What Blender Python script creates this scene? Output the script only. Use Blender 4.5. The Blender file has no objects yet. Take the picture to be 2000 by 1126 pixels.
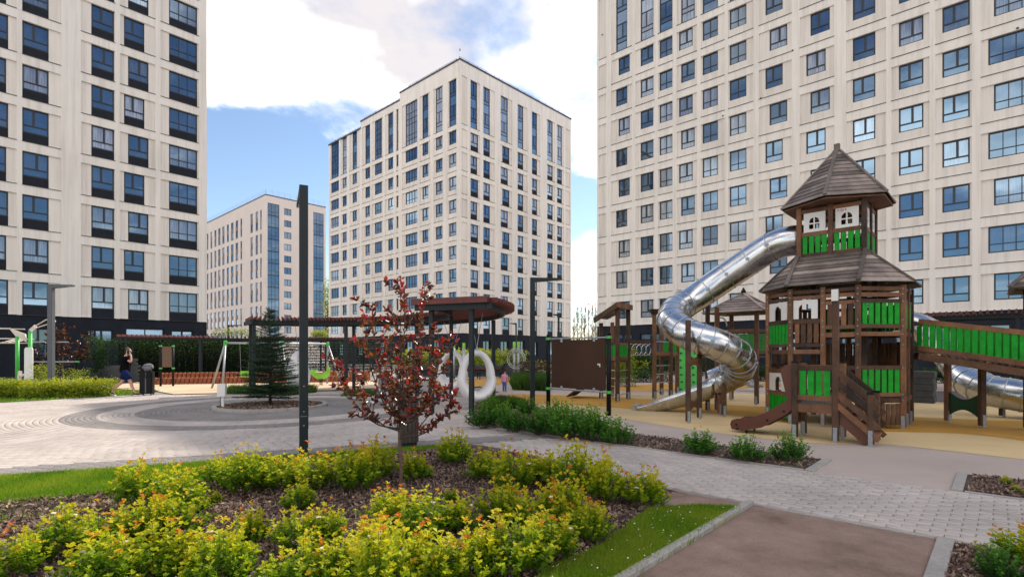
import bpy, math, random
import numpy as np
from mathutils import Vector, Matrix, noise as mnoise

random.seed(7)
rng = np.random.default_rng(11)
scene = bpy.context.scene
COL = scene.collection
R = math.radians

# ------------------------------------------------------------------ camera
F_PX, HORIZON, EYE = 1035.0, 689.0, 1.65
cam_d = bpy.data.cameras.new('camera')
cam = bpy.data.objects.new('camera', cam_d)
COL.objects.link(cam)
cam.location = (0, 0, EYE)
cam.rotation_euler = (R(90), 0, 0)
cam_d.sensor_width = 36
cam_d.lens = F_PX / 2000 * 36
cam_d.shift_y = 0.063
cam_d.clip_end = 2000
scene.camera = cam

# ------------------------------------------------------------------ sky, sun, exposure
SUN_AZ, SUN_EL = 31.0, 42.4
world = bpy.data.worlds.new('World')
scene.world = world
world.use_nodes = True
nt = world.node_tree
nt.nodes.clear()
def wn(t, **k):
    n = nt.nodes.new(t)
    for a, b in k.items(): setattr(n, a, b)
    return n
w_out = wn('ShaderNodeOutputWorld'); w_bg = wn('ShaderNodeBackground')
sky = wn('ShaderNodeTexSky', sky_type='NISHITA')
sky.sun_disc = False
sky.sun_elevation = R(SUN_EL); sky.sun_rotation = R(SUN_AZ)
sky.air_density = 1.0; sky.dust_density = 0.15; sky.ozone_density = 1.0
tc = wn('ShaderNodeTexCoord'); sep = wn('ShaderNodeSeparateXYZ')
nt.links.new(tc.outputs['Generated'], sep.inputs[0])
def wmath(op, a, b=None, clamp=False):
    n = wn('ShaderNodeMath', operation=op); n.use_clamp = clamp
    for i, v in enumerate((a, b)):
        if v is None: continue
        if isinstance(v, (int, float)): n.inputs[i].default_value = v
        else: nt.links.new(v, n.inputs[i])
    return n.outputs[0]
den = wmath('ADD', wmath('MAXIMUM', sep.outputs[2], 0.0), 0.16)
px_ = wmath('DIVIDE', sep.outputs[0], den); py_ = wmath('DIVIDE', sep.outputs[1], den)
comb = wn('ShaderNodeCombineXYZ')
nt.links.new(px_, comb.inputs[0]); nt.links.new(py_, comb.inputs[1])
CLOUD_SEED = 8.9
n1 = wn('ShaderNodeTexNoise', noise_dimensions='4D')
n1.inputs['W'].default_value = CLOUD_SEED; n1.inputs['Scale'].default_value = 0.85
n1.inputs['Detail'].default_value = 9; n1.inputs['Roughness'].default_value = 0.56; n1.inputs['Distortion'].default_value = 0.15
nt.links.new(comb.outputs[0], n1.inputs['Vector'])
ramp = wn('ShaderNodeValToRGB')
ramp.color_ramp.elements[0].position = 0.475; ramp.color_ramp.elements[1].position = 0.565
ramp.color_ramp.interpolation = 'EASE'
nt.links.new(n1.outputs['Fac'], ramp.inputs[0])
n2 = wn('ShaderNodeTexNoise', noise_dimensions='4D')
n2.inputs['W'].default_value = 8.3; n2.inputs['Scale'].default_value = 1.5; n2.inputs['Detail'].default_value = 6
nt.links.new(comb.outputs[0], n2.inputs['Vector'])
shade = wn('ShaderNodeValToRGB')
shade.color_ramp.elements[0].position = 0.43; shade.color_ramp.elements[0].color = (0.335, 0.318, 0.325, 1)
shade.color_ramp.elements[1].position = 0.64; shade.color_ramp.elements[1].color = (1.35, 1.27, 1.19, 1)
nt.links.new(n2.outputs['Fac'], shade.inputs[0])
skymul = wn('ShaderNodeMix', data_type='RGBA', blend_type='MULTIPLY')
skymul.inputs[0].default_value = 1.0
SKY_K = 0.064
skymul.inputs[7].default_value = (SKY_K, SKY_K, SKY_K, 1)
nt.links.new(sky.outputs[0], skymul.inputs[6])
wmix = wn('ShaderNodeMix', data_type='RGBA')
nt.links.new(ramp.outputs[0], wmix.inputs[0])
nt.links.new(skymul.outputs[2], wmix.inputs[6]); nt.links.new(shade.outputs[0], wmix.inputs[7])
nt.links.new(wmix.outputs[2], w_bg.inputs[0]); w_bg.inputs[1].default_value = 1.0
nt.links.new(w_bg.outputs[0], w_out.inputs[0])

sun_d = bpy.data.lights.new('sun', 'SUN'); sun = bpy.data.objects.new('sun', sun_d); COL.objects.link(sun)
sun_d.energy = 2.0; sun_d.angle = R(0.6); sun_d.color = (1.0, 0.93, 0.83)
sdir = Vector((math.sin(R(SUN_AZ)) * math.cos(R(SUN_EL)), math.cos(R(SUN_AZ)) * math.cos(R(SUN_EL)), math.sin(R(SUN_EL))))
sun.rotation_euler = (-sdir).to_track_quat('-Z', 'Y').to_euler()
sun.location = sdir * 100
vs = scene.view_settings
vs.view_transform = 'Standard'; vs.look = 'None'; vs.gamma = 1.0; vs.use_curve_mapping = False
vs.exposure = 1.46
scene.render.engine = 'CYCLES'

# ------------------------------------------------------------------ plan helpers
def at(px, py, d):      # a surveyed point: bearing, height and its real distance
    return Vector(((px - 1000) / F_PX * d, d, EYE + (HORIZON - py) / F_PX * d))
def gr(px, py):         # point on the ground
    d = EYE * F_PX / (py - HORIZON)
    return ((px - 1000) / F_PX * d, d)
E1 = Vector((0.734, -0.679)); E2 = Vector((0.679, 0.734))   # the two axes of the estate's plan
def wu(w, u): return (E1.x * w + E2.x * u, E1.y * w + E2.y * u)
ANG1 = math.atan2(E1.y, E1.x); ANG2 = ANG1 + math.pi / 2

# ------------------------------------------------------------------ object helpers
def tag(o, label=None, cat=None, group=None, kind=None):
    if label: o['label'] = label
    if cat: o['category'] = cat
    if group: o['group'] = group
    if kind: o['kind'] = kind
    return o
def empty(name, loc=(0, 0, 0), rz=0.0, label=None, cat=None, group=None):
    o = bpy.data.objects.new(name, None); COL.objects.link(o)
    o.location = loc; o.rotation_euler = (0, 0, rz); o.empty_display_size = 0.2
    return tag(o, label, cat, group)
def inst(name, me, parent=None, loc=(0, 0, 0), rot=(0, 0, 0), scale=None):
    o = bpy.data.objects.new(name, me); COL.objects.link(o)
    o.parent = parent; o.location = loc; o.rotation_euler = rot
    if scale is not None: o.scale = scale
    return o
def children(o): return [c for c in bpy.data.objects if c.parent == o]
def copy_tree(o, parent=None):
    c = o.copy(); COL.objects.link(c); c.parent = parent
    for ch in children(o): copy_tree(ch, c)
    return c

class MB:
    def __init__(s): s.v = []; s.f = []; s.m = []
    def add(s, vs_, fs, mi=0):
        b = len(s.v); s.v += [tuple(v) for v in vs_]
        for f in fs: s.f.append([b + i for i in f]); s.m.append(mi)
        return s
    def quad(s, a, b, c, d, mi=0): return s.add((a, b, c, d), ((0, 1, 2, 3),), mi)
    def box(s, x0, y0, z0, x1, y1, z1, mi=0):
        return s.add(((x0, y0, z0), (x1, y0, z0), (x1, y1, z0), (x0, y1, z0), (x0, y0, z1), (x1, y0, z1), (x1, y1, z1), (x0, y1, z1)),
                     ((0, 3, 2, 1), (4, 5, 6, 7), (0, 1, 5, 4), (1, 2, 6, 5), (2, 3, 7, 6), (3, 0, 4, 7)), mi)
    def bbox(s, x0, y0, z0, x1, y1, z1, c=0.008, mi=0):      # box with chamfered long edges
        cx, cy = (x0 + x1) / 2, (y0 + y1) / 2
        ring = [(x0 + c, y0), (x1 - c, y0), (x1, y0 + c), (x1, y1 - c), (x1 - c, y1), (x0 + c, y1), (x0, y1 - c), (x0, y0 + c)]
        return s.prism(ring, z0, z1, mi)
    def prism(s, pts, z0, z1, mi=0):
        n = len(pts)
        return s.add([(p[0], p[1], z0) for p in pts] + [(p[0], p[1], z1) for p in pts],
                     [tuple(reversed(range(n))), tuple(range(n, 2 * n))] + [(i, (i + 1) % n, n + (i + 1) % n, n + i) for i in range(n)], mi)
    def beam(s, p, q, w, h, up=(0, 0, 1), mi=0):
        p = Vector(p); q = Vector(q); d = (q - p).normalized(); up = Vector(up)
        if abs(d.dot(up)) > 0.98: up = Vector((0, 1, 0))
        x = d.cross(up).normalized() * (w / 2); y = x.cross(d).normalized() * (h / 2)
        vv = [p - x - y, p + x - y, p + x + y, p - x + y, q - x - y, q + x - y, q + x + y, q - x + y]
        return s.add(vv, ((0, 1, 2, 3), (7, 6, 5, 4), (0, 4, 5, 1), (1, 5, 6, 2), (2, 6, 7, 3), (3, 7, 4, 0)), mi)
    def tube(s, pts, r, n=8, caps=True, mi=0, closed=False):
        pts = [Vector(p) for p in pts]; k = len(pts)
        rs = r if isinstance(r, (list, tuple)) else [r] * k
        base = len(s.v); prev = None
        for i, p in enumerate(pts):
            if closed: t = (pts[(i + 1) % k] - pts[i - 1])
            else: t = pts[min(i + 1, k - 1)] - pts[max(i - 1, 0)]
            t.normalize()
            if prev is None:
                a = Vector((0, 0, 1)) if abs(t.z) < 0.9 else Vector((1, 0, 0))
                x = t.cross(a).normalized()
            else:
                x = (prev - t * prev.dot(t)).normalized()
            prev = x; y = t.cross(x)
            for j in range(n):
                an = 2 * math.pi * j / n
                s.v.append(tuple(p + (x * math.cos(an) + y * math.sin(an)) * rs[i]))
        for i in range(k if closed else k - 1):
            a, b = base + i * n, base + ((i + 1) % k) * n
            for j in range(n):
                s.f.append([a + j, a + (j + 1) % n, b + (j + 1) % n, b + j]); s.m.append(mi)
        if caps and not closed:
            s.f.append([base + j for j in reversed(range(n))]); s.m.append(mi)
            s.f.append([base + (k - 1) * n + j for j in range(n)]); s.m.append(mi)
        return s
    def lathe(s, prof, n=12, c=(0, 0, 0), mi=0):
        base = len(s.v)
        for r, z in prof:
            for j in range(n):
                a = 2 * math.pi * j / n; s.v.append((c[0] + r * math.cos(a), c[1] + r * math.sin(a), c[2] + z))
        for i in range(len(prof) - 1):
            for j in range(n):
                a, b = base + i * n, base + (i + 1) * n
                s.f.append([a + j, a + (j + 1) % n, b + (j + 1) % n, b + j]); s.m.append(mi)
        s.f.append([base + j for j in reversed(range(n))]); s.m.append(mi)
        s.f.append([base + (len(prof) - 1) * n + j for j in range(n)]); s.m.append(mi)
        return s
    def mesh(s, name, mats, smooth=False):
        me = bpy.data.meshes.new(name); me.from_pydata(s.v, [], s.f)
        if not isinstance(mats, (list, tuple)): mats = [mats]
        for m in mats: me.materials.append(m)
        if len(mats) > 1: me.polygons.foreach_set('material_index', s.m)
        if smooth: me.polygons.foreach_set('use_smooth', [True] * len(s.f))
        me.update()
        return me
    def build(s, name, mats, parent=None, smooth=False, loc=(0, 0, 0), rot=(0, 0, 0)):
        return inst(name, s.mesh(name, mats, smooth), parent, loc, rot)

def np_mesh(name, V, Fq, mats, attr=None, smooth=False):
    me = bpy.data.meshes.new(name)
    V = np.asarray(V, dtype=np.float32).reshape(-1, 3); Fq = np.asarray(Fq, dtype=np.int32); k = Fq.shape[1]
    me.vertices.add(len(V)); me.vertices.foreach_set('co', V.ravel())
    me.loops.add(Fq.size); me.loops.foreach_set('vertex_index', Fq.ravel())
    me.polygons.add(len(Fq)); me.polygons.foreach_set('loop_start', np.arange(0, Fq.size, k, dtype=np.int32))
    me.update(calc_edges=True)
    if not isinstance(mats, (list, tuple)): mats = [mats]
    for m in mats: me.materials.append(m)
    if attr is not None:
        a = me.attributes.new('tint', 'FLOAT', 'POINT'); a.data.foreach_set('value', np.asarray(attr, dtype=np.float32))
    if smooth: me.polygons.foreach_set('use_smooth', np.ones(len(Fq), dtype=bool))
    return me
def catmull(pts, per=6):
    pts = [Vector(p) for p in pts]; out = []
    P = [pts[0] * 2 - pts[1]] + pts + [pts[-1] * 2 - pts[-2]]
    for i in range(1, len(P) - 2):
        a, b, c, d = P[i - 1:i + 3]
        for k in range(per):
            t = k / per
            out.append(0.5 * ((2 * b) + (c - a) * t + (2 * a - 5 * b + 4 * c - d) * t * t + (3 * b - a - 3 * c + d) * t ** 3))
    out.append(pts[-1]); return out
def shape_mesh(name, loops, thick, mat_):    # flat board with holes, standing in the local xz plane
    cu = bpy.data.curves.new('tmp', 'CURVE'); cu.dimensions = '2D'; cu.fill_mode = 'BOTH'; cu.extrude = thick / 2
    for lp in loops:
        sp = cu.splines.new('POLY'); sp.points.add(len(lp) - 1); sp.use_cyclic_u = True
        for i, (x, z) in enumerate(lp): sp.points[i].co = (x, z, 0, 1)
    o = bpy.data.objects.new('tmp', cu); COL.objects.link(o)
    me = bpy.data.meshes.new_from_object(o.evaluated_get(bpy.context.evaluated_depsgraph_get()))
    bpy.data.objects.remove(o); bpy.data.curves.remove(cu)
    me.transform(Matrix.Rotation(math.pi / 2, 4, 'X')); me.name = name
    me.materials.clear(); me.materials.append(mat_); me.update()
    return me
def arch_loop(x0, x1, z0, z1, n=8):
    r = (x1 - x0) / 2; c = (x0 + x1) / 2
    return [(x0, z0), (x1, z0)] + [(c + r * math.cos(math.pi * i / n), z1 - r + r * math.sin(math.pi * i / n)) for i in range(n + 1)]
def rect_loop(x0, x1, z0, z1): return [(x0, z0), (x1, z0), (x1, z1), (x0, z1)]

# ------------------------------------------------------------------ materials
def new_mat(name):
    m = bpy.data.materials.new(name); m.use_nodes = True
    t = m.node_tree; b = t.nodes['Principled BSDF']; return m, t, b
def nd(t, ty, **k):
    n = t.nodes.new(ty)
    for a, b in k.items(): setattr(n, a, b)
    return n
def pos_vec(t, scale=(1, 1, 1), obj=False):
    mp = nd(t, 'ShaderNodeMapping'); mp.inputs['Scale'].default_value = scale
    if obj: t.links.new(nd(t, 'ShaderNodeTexCoord').outputs['Object'], mp.inputs[0])
    else: t.links.new(nd(t, 'ShaderNodeNewGeometry').outputs['Position'], mp.inputs[0])
    return mp.outputs[0]
def noise_node(t, vec, scale, detail=4, rough=0.55):
    n = nd(t, 'ShaderNodeTexNoise'); n.inputs['Scale'].default_value = scale; n.inputs['Detail'].default_value = detail
    n.inputs['Roughness'].default_value = rough; t.links.new(vec, n.inputs['Vector']); return n.outputs['Fac']
def ramp_node(t, fac, stops):
    r = nd(t, 'ShaderNodeValToRGB'); el = r.color_ramp.elements
    while len(el) < len(stops): el.new(0.5)
    for e, (p, c) in zip(el, stops): e.position = p; e.color = (*c, 1)
    t.links.new(fac, r.inputs[0]); return r.outputs[0]
def mix_rgb(t, fac, a, b, mode='MIX'):
    n = nd(t, 'ShaderNodeMix', data_type='RGBA', blend_type=mode)
    for i, v in ((0, fac), (6, a), (7, b)):
        if isinstance(v, (int, float)): n.inputs[i].default_value = v
        elif isinstance(v, tuple): n.inputs[i].default_value = (*v, 1)
        else: t.links.new(v, n.inputs[i])
    return n.outputs[2]
def math_node(t, op, a, b):
    n = nd(t, 'ShaderNodeMath', operation=op)
    for i, v in ((0, a), (1, b)):
        if isinstance(v, (int, float)): n.inputs[i].default_value = v
        else: t.links.new(v, n.inputs[i])
    return n.outputs[0]
def bump(t, b, h, strength=0.3, dist=0.02):
    n = nd(t, 'ShaderNodeBump'); n.inputs['Strength'].default_value = strength; n.inputs['Distance'].default_value = dist
    t.links.new(h, n.inputs['Height']); t.links.new(n.outputs[0], b.inputs['Normal'])
def dim(c, k): return tuple(min(1, x * k) for x in c)
def worn(name, col, dirt, rough=0.9):
    m, t, b = new_mat(name); v = pos_vec(t)
    c = ramp_node(t, noise_node(t, v, 1.1, 5), [(0.28, dim(col, .84)), (0.72, dim(col, 1.08))])
    c = mix_rgb(t, ramp_node(t, noise_node(t, v, 0.55, 7, .72), [(0.50, (0.0,) * 3), (0.70, (0.45,) * 3)]), c, dirt)
    f = noise_node(t, v, 220, 4); c = mix_rgb(t, 1.0, c, ramp_node(t, f, [(0.3, (0.80,) * 3), (0.7, (1.04,) * 3)]), 'MULTIPLY')
    t.links.new(c, b.inputs['Base Color']); b.inputs['Roughness'].default_value = rough; bump(t, b, f, 0.25)
    return m
def plain(name, col, rough=0.55, metal=0.0, var=0.15, scale=3.0, bmp=0.0, bscale=40, spec=0.5, fine=0.0):
    m, t, b = new_mat(name)
    v = pos_vec(t); f = noise_node(t, v, scale, 5)
    c = ramp_node(t, f, [(0.25, dim(col, 1 - var)), (0.75, dim(col, 1 + var))])
    if fine:
        c = mix_rgb(t, 1.0, c, ramp_node(t, noise_node(t, v, bscale, 3), [(0.3, (1 - fine,) * 3), (0.7, (1.0,) * 3)]), 'MULTIPLY')
    t.links.new(c, b.inputs['Base Color']); b.inputs['Roughness'].default_value = rough; b.inputs['Metallic'].default_value = metal
    b.inputs['Specular IOR Level'].default_value = spec
    if bmp: bump(t, b, noise_node(t, v, bscale, 4), bmp)
    return m
def wood(name, dark, light, rough=0.7):
    m, t, b = new_mat(name)
    oi = nd(t, 'ShaderNodeObjectInfo')
    v = pos_vec(t); f = noise_node(t, v, 2.2, 6, 0.65); g = noise_node(t, pos_vec(t, (55, 55, 9)), 1.0, 4)
    s = math_node(t, 'ADD', math_node(t, 'MULTIPLY', f, 0.75), math_node(t, 'MULTIPLY', g, 0.28))
    s = math_node(t, 'ADD', s, math_node(t, 'MULTIPLY', oi.outputs['Random'], 0.42))
    t.links.new(ramp_node(t, s, [(0.40, dark), (0.72, tuple((a + b) / 2.6 for a, b in zip(dark, light))), (1.0, light)]), b.inputs['Base Color'])
    b.inputs['Roughness'].default_value = rough; bump(t, b, g, 0.35, 0.006)
    return m
def leafy(name, stops, trans=0.35, tcol=None, rough=0.55, rnd=0.25, spec=0.22):
    m, t, b = new_mat(name)
    a = nd(t, 'ShaderNodeAttribute', attribute_name='tint'); oi = nd(t, 'ShaderNodeObjectInfo')
    s = math_node(t, 'ADD', a.outputs['Fac'], math_node(t, 'MULTIPLY', math_node(t, 'SUBTRACT', oi.outputs['Random'], 0.5), rnd))
    c = ramp_node(t, s, stops)
    t.links.new(c, b.inputs['Base Color']); b.inputs['Roughness'].default_value = rough; b.inputs['Specular IOR Level'].default_value = spec
    tr = nd(t, 'ShaderNodeBsdfTranslucent')
    if tcol is None: t.links.new(mix_rgb(t, 1.0, c, (1.25, 1.2, 0.7), 'MULTIPLY'), tr.inputs[0])
    elif isinstance(tcol, tuple): tr.inputs[0].default_value = (*tcol, 1)
    else: t.links.new(ramp_node(t, s, tcol), tr.inputs[0])
    mx = nd(t, 'ShaderNodeMixShader'); mx.inputs[0].default_value = trans
    t.links.new(b.outputs[0], mx.inputs[1]); t.links.new(tr.outputs[0], mx.inputs[2])
    t.links.new(mx.outputs[0], t.nodes['Material Output'].inputs[0])
    return m
def tinted(name, lo, hi, rough=0.8, bscale=120, bmp=0.15, stain=0.30):
    m, t, b = new_mat(name)
    a = nd(t, 'ShaderNodeAttribute', attribute_name='tint')
    c = ramp_node(t, a.outputs['Fac'], [(0, lo), (1, hi)]); v = pos_vec(t)
    c = mix_rgb(t, 1.0, c, ramp_node(t, noise_node(t, v, 0.9, 5), [(0.3, (1 - stain,) * 3), (0.7, (1.0,) * 3)]), 'MULTIPLY')
    h = noise_node(t, v, bscale, 3)
    c = mix_rgb(t, 1.0, c, ramp_node(t, h, [(0.3, (0.86,) * 3), (0.7, (1.06,) * 3)]), 'MULTIPLY')
    t.links.new(c, b.inputs['Base Color']); b.inputs['Roughness'].default_value = rough; bump(t, b, h, bmp, 0.004)
    return m
def glass_pane(name, tint=(1, 1, 1), body=(0.012, 0.016, 0.024), refl=0.34):
    m, t, b = new_mat(name)
    at_ = nd(t, 'ShaderNodeAttribute', attribute_name='curtain', attribute_type='OBJECT')
    oi = nd(t, 'ShaderNodeObjectInfo')
    tcn = nd(t, 'ShaderNodeTexCoord'); mp = nd(t, 'ShaderNodeMapping'); mp.inputs['Scale'].default_value = (14, 1, 0.6)
    t.links.new(tcn.outputs['Object'], mp.inputs[0])
    fold = noise_node(t, mp.outputs[0], 1.0, 2)
    cur = ramp_node(t, fold, [(0.35, (0.30, 0.29, 0.28)), (0.62, (0.62, 0.60, 0.57))])
    room = ramp_node(t, noise_node(t, pos_vec(t, (1, 1, 1)), 0.9, 2), [(0.3, body), (0.7, dim(body, 3.2))])
    base = mix_rgb(t, at_.outputs['Fac'], room, cur)
    t.links.new(base, b.inputs['Base Color']); b.inputs['Roughness'].default_value = 0.6; b.inputs['Specular IOR Level'].default_value = 0.0
    gl = nd(t, 'ShaderNodeBsdfGlossy'); gl.inputs['Roughness'].default_value = 0.015; gl.inputs['Color'].default_value = (*tint, 1)
    nb = nd(t, 'ShaderNodeBump'); nb.inputs['Strength'].default_value = 0.02; nb.inputs['Distance'].default_value = 0.05
    t.links.new(noise_node(t, pos_vec(t), 1.3, 1), nb.inputs['Height']); t.links.new(nb.outputs[0], gl.inputs['Normal'])
    lw = nd(t, 'ShaderNodeLayerWeight'); lw.inputs[0].default_value = 0.35
    fac = math_node(t, 'ADD', math_node(t, 'MULTIPLY', lw.outputs['Fresnel'], 0.55), refl)
    mx = nd(t, 'ShaderNodeMixShader'); t.links.new(fac, mx.inputs[0])
    t.links.new(b.outputs[0], mx.inputs[1]); t.links.new(gl.outputs[0], mx.inputs[2])
    t.links.new(mx.outputs[0], t.nodes['Material Output'].inputs[0])
    return m

def brushed():
    m, t, b = new_mat('brushed_steel'); v = pos_vec(t)
    sm = noise_node(t, v, 2.4, 6, 0.65); fine = noise_node(t, pos_vec(t, (60, 60, 60)), 1.0, 3)
    t.links.new(ramp_node(t, sm, [(0.3, (0.50, 0.50, 0.51)), (0.7, (0.70, 0.70, 0.70))]), b.inputs['Base Color'])
    t.links.new(ramp_node(t, math_node(t, 'ADD', math_node(t, 'MULTIPLY', sm, .7), math_node(t, 'MULTIPLY', fine, .3)), [(0.35, (0.16,) * 3), (0.65, (0.34,) * 3)]), b.inputs['Roughness'])
    b.inputs['Metallic'].default_value = 1.0; bump(t, b, sm, 0.012, 0.02); return m
def render_wall(name, col, panel=False):
    m, t, b = new_mat(name); v = pos_vec(t)
    c = ramp_node(t, noise_node(t, v, 0.30, 5), [(0.25, dim(col, .94)), (0.75, dim(col, 1.05))])
    st = noise_node(t, pos_vec(t, (2.6, 2.6, 0.10)), 1.0, 5, .7)
    c = mix_rgb(t, 1.0, c, ramp_node(t, st, [(0.30, (0.82, 0.812, 0.80)), (0.54, (1.0,) * 3)]), 'MULTIPLY')
    c = mix_rgb(t, 1.0, c, ramp_node(t, noise_node(t, v, 70, 3), [(0.3, (0.94,) * 3), (0.7, (1.0,) * 3)]), 'MULTIPLY')
    if panel:
        oi = nd(t, 'ShaderNodeObjectInfo'); c = mix_rgb(t, 1.0, c, ramp_node(t, oi.outputs['Random'], [(0.0, (0.93, 0.925, 0.92)), (1.0, (1.02,) * 3)]), 'MULTIPLY')
    t.links.new(c, b.inputs['Base Color']); b.inputs['Roughness'].default_value = 0.8; b.inputs['Specular IOR Level'].default_value = 0.25
    return m
M = {}
M['cream'] = render_wall('cream_cladding', (0.82, 0.76, 0.695))
M['cream2'] = plain('pink_cladding', (0.72, 0.62, 0.555), 0.75, var=0.05, scale=0.3, fine=0.05)
M['panel'] = render_wall('ribbed_cladding', (0.80, 0.735, 0.67), True)
M['navy'] = plain('dark_brick_base', (0.012, 0.015, 0.023), 0.7, spec=0.2, var=0.3, scale=1.5, bmp=0.3, bscale=25)
M['spandrel'] = plain('charcoal_spandrel', (0.013, 0.016, 0.023), 0.7, spec=0.2, var=0.25, scale=3, bmp=0.3, bscale=30)
M['greysp'] = plain('taupe_spandrel', (0.20, 0.165, 0.145), 0.7, var=0.1)
M['frame'] = plain('window_frame', (0.012, 0.015, 0.021), 0.4, var=0.2)
M['sill'] = plain('sill_flashing', (0.03, 0.028, 0.027), 0.5)
M['roofm'] = plain('roof_flashing', (0.04, 0.045, 0.07), 0.5)
M['pane'] = glass_pane('window_pane', (0.47, 0.73, 1.0), refl=0.20)
M['bluepanel'] = glass_pane('blue_glass_panel', (0.75, 0.9, 1.0), (0.01, 0.025, 0.05), 0.30)
M['rail'] = plain('galvanised_rail', (0.35, 0.36, 0.38), 0.45, 0.6)
M['darksteel'] = plain('anthracite_steel', (0.014, 0.021, 0.024), 0.5, 0.0, var=0.12, spec=0.3)
M['greysteel'] = plain('grey_lamp_steel', (0.075, 0.08, 0.09), 0.45, 0.0)
M['black'] = plain('black_plastic', (0.005, 0.005, 0.006), 0.5, spec=0.2)
M['red'] = plain('oxblood_slat', (0.115, 0.022, 0.016), 0.55, var=0.35, scale=6)
M['wood'] = wood('stained_timber', (0.006, 0.0035, 0.002), (0.26, 0.112, 0.048))
M['woodroof'] = wood('weathered_roof_timber', (0.05, 0.038, 0.032), (0.40, 0.315, 0.27))
M['rust'] = wood('red_brown_plastic', (0.09, 0.024, 0.011), (0.19, 0.06, 0.028), 0.45)
M['green'] = plain('green_board', (0.005, 0.31, 0.016), 0.6, var=0.28, scale=7, spec=0.3, fine=0.2, bscale=30)
M['dkgreen'] = plain('dark_green_board', (0.007, 0.055, 0.022), 0.5)
M['ltgreen'] = plain('light_green_paint', (0.06, 0.42, 0.06), 0.45)
M['lime'] = plain('lime_plastic', (0.22, 0.55, 0.04), 0.45)
M['whiteboard'] = plain('white_board', (0.72, 0.69, 0.65), 0.55, var=0.05)
M['whitep'] = plain('white_plastic', (0.76, 0.73, 0.71), 0.35, var=0.03)
M['beige'] = plain('beige_steel', (0.62, 0.54, 0.46), 0.45)
M['magenta'] = plain('magenta_marker', (0.6, 0.02, 0.22), 0.6)
M['steel'] = brushed()
M['galv'] = plain('galvanised_foot', (0.30, 0.32, 0.34), 0.5, 0.6, var=0.2, scale=20)
M['ring'] = plain('tube_flange', (0.42, 0.42, 0.42), 0.35, 0.9)
M['corten'] = plain('rusty_edging', (0.26, 0.075, 0.028), 0.75, var=0.35, scale=5)
M['sand'] = plain('play_sand', (0.60, 0.45, 0.29), 0.95, var=0.12, scale=0.8, fine=0.1)
M['stone'] = plain('dark_planter_stone', (0.05, 0.05, 0.052), 0.8, var=0.3, scale=4)
M['concrete'] = plain('kerb_concrete', (0.40, 0.36, 0.32), 0.85, var=0.16, scale=4, bmp=0.3, bscale=60, fine=0.22)
M['brownboard'] = plain('brown_board', (0.055, 0.026, 0.015), 0.65, var=0.18, scale=1.2, spec=0.2)
M['ground'] = plain('estate_ground', (0.26, 0.235, 0.215), 0.9, var=0.1, scale=0.4, fine=0.1)
M['joint'] = plain('joint_sand', (0.27, 0.235, 0.205), 0.95, var=0.2, scale=6)
M['rubber'] = worn('grey_rubber', (0.52, 0.415, 0.35), (0.34, 0.26, 0.21))
M['cream_rub'] = worn('cream_rubber', (0.76, 0.55, 0.275), (0.52, 0.36, 0.20))
M['yel_rub'] = worn('ochre_rubber', (0.60, 0.30, 0.035), (0.42, 0.24, 0.07))
M['plumrub'] = plain('plum_rubber', (0.10, 0.07, 0.075), 0.9, var=0.1, scale=0.8)
M['paver'] = tinted('light_paver', (0.50, 0.425, 0.37), (0.60, 0.515, 0.455))
M['paverd'] = tinted('grey_paver', (0.24, 0.212, 0.192), (0.32, 0.284, 0.258))
M['dirt'] = None
M['bark'] = plain('young_bark', (0.14, 0.085, 0.055), 0.85, var=0.35, scale=18, bmp=0.5, bscale=60)
M['barkd'] = plain('dark_bark', (0.055, 0.038, 0.03), 0.85, var=0.3, scale=18)
M['birch'] = plain('birch_twigs', (0.17, 0.12, 0.09), 0.85, var=0.3, scale=2)
M['stem'] = plain('shrub_stem', (0.10, 0.06, 0.035), 0.85)
M['skin'] = plain('skin', (0.50, 0.27, 0.19), 0.5, var=0.06)
M['hair'] = plain('brown_hair', (0.10, 0.05, 0.028), 0.7)
M['blackcloth'] = plain('black_cloth', (0.005, 0.005, 0.006), 0.95, spec=0.05)
M['navycloth'] = plain('navy_cloth', (0.008, 0.016, 0.07), 0.9, spec=0.1)
M['greycloth'] = plain('grey_cloth', (0.17, 0.17, 0.19), 0.9)
M['jeans'] = plain('pale_denim', (0.36, 0.42, 0.52), 0.9)
M['bluejeans'] = plain('blue_denim', (0.05, 0.14, 0.34), 0.9)
M['pink'] = plain('pink_cloth', (0.62, 0.25, 0.36), 0.9)
M['lens'] = plain('lamp_lens', (0.55, 0.5, 0.36), 0.3)
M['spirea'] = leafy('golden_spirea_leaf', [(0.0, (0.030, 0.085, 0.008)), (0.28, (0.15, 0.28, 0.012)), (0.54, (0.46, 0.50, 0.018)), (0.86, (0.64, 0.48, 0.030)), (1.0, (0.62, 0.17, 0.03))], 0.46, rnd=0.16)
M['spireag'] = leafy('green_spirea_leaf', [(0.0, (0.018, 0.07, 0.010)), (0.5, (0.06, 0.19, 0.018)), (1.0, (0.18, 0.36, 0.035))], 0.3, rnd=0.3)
M['hedge'] = leafy('yellow_hedge_leaf', [(0.0, (0.08, 0.15, 0.014)), (0.5, (0.30, 0.36, 0.024)), (1.0, (0.55, 0.50, 0.05))], 0.35)
M['vine'] = leafy('vine_leaf', [(0.0, (0.010, 0.030, 0.008)), (0.6, (0.03, 0.085, 0.014)), (1.0, (0.10, 0.19, 0.02))], 0.35)
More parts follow.
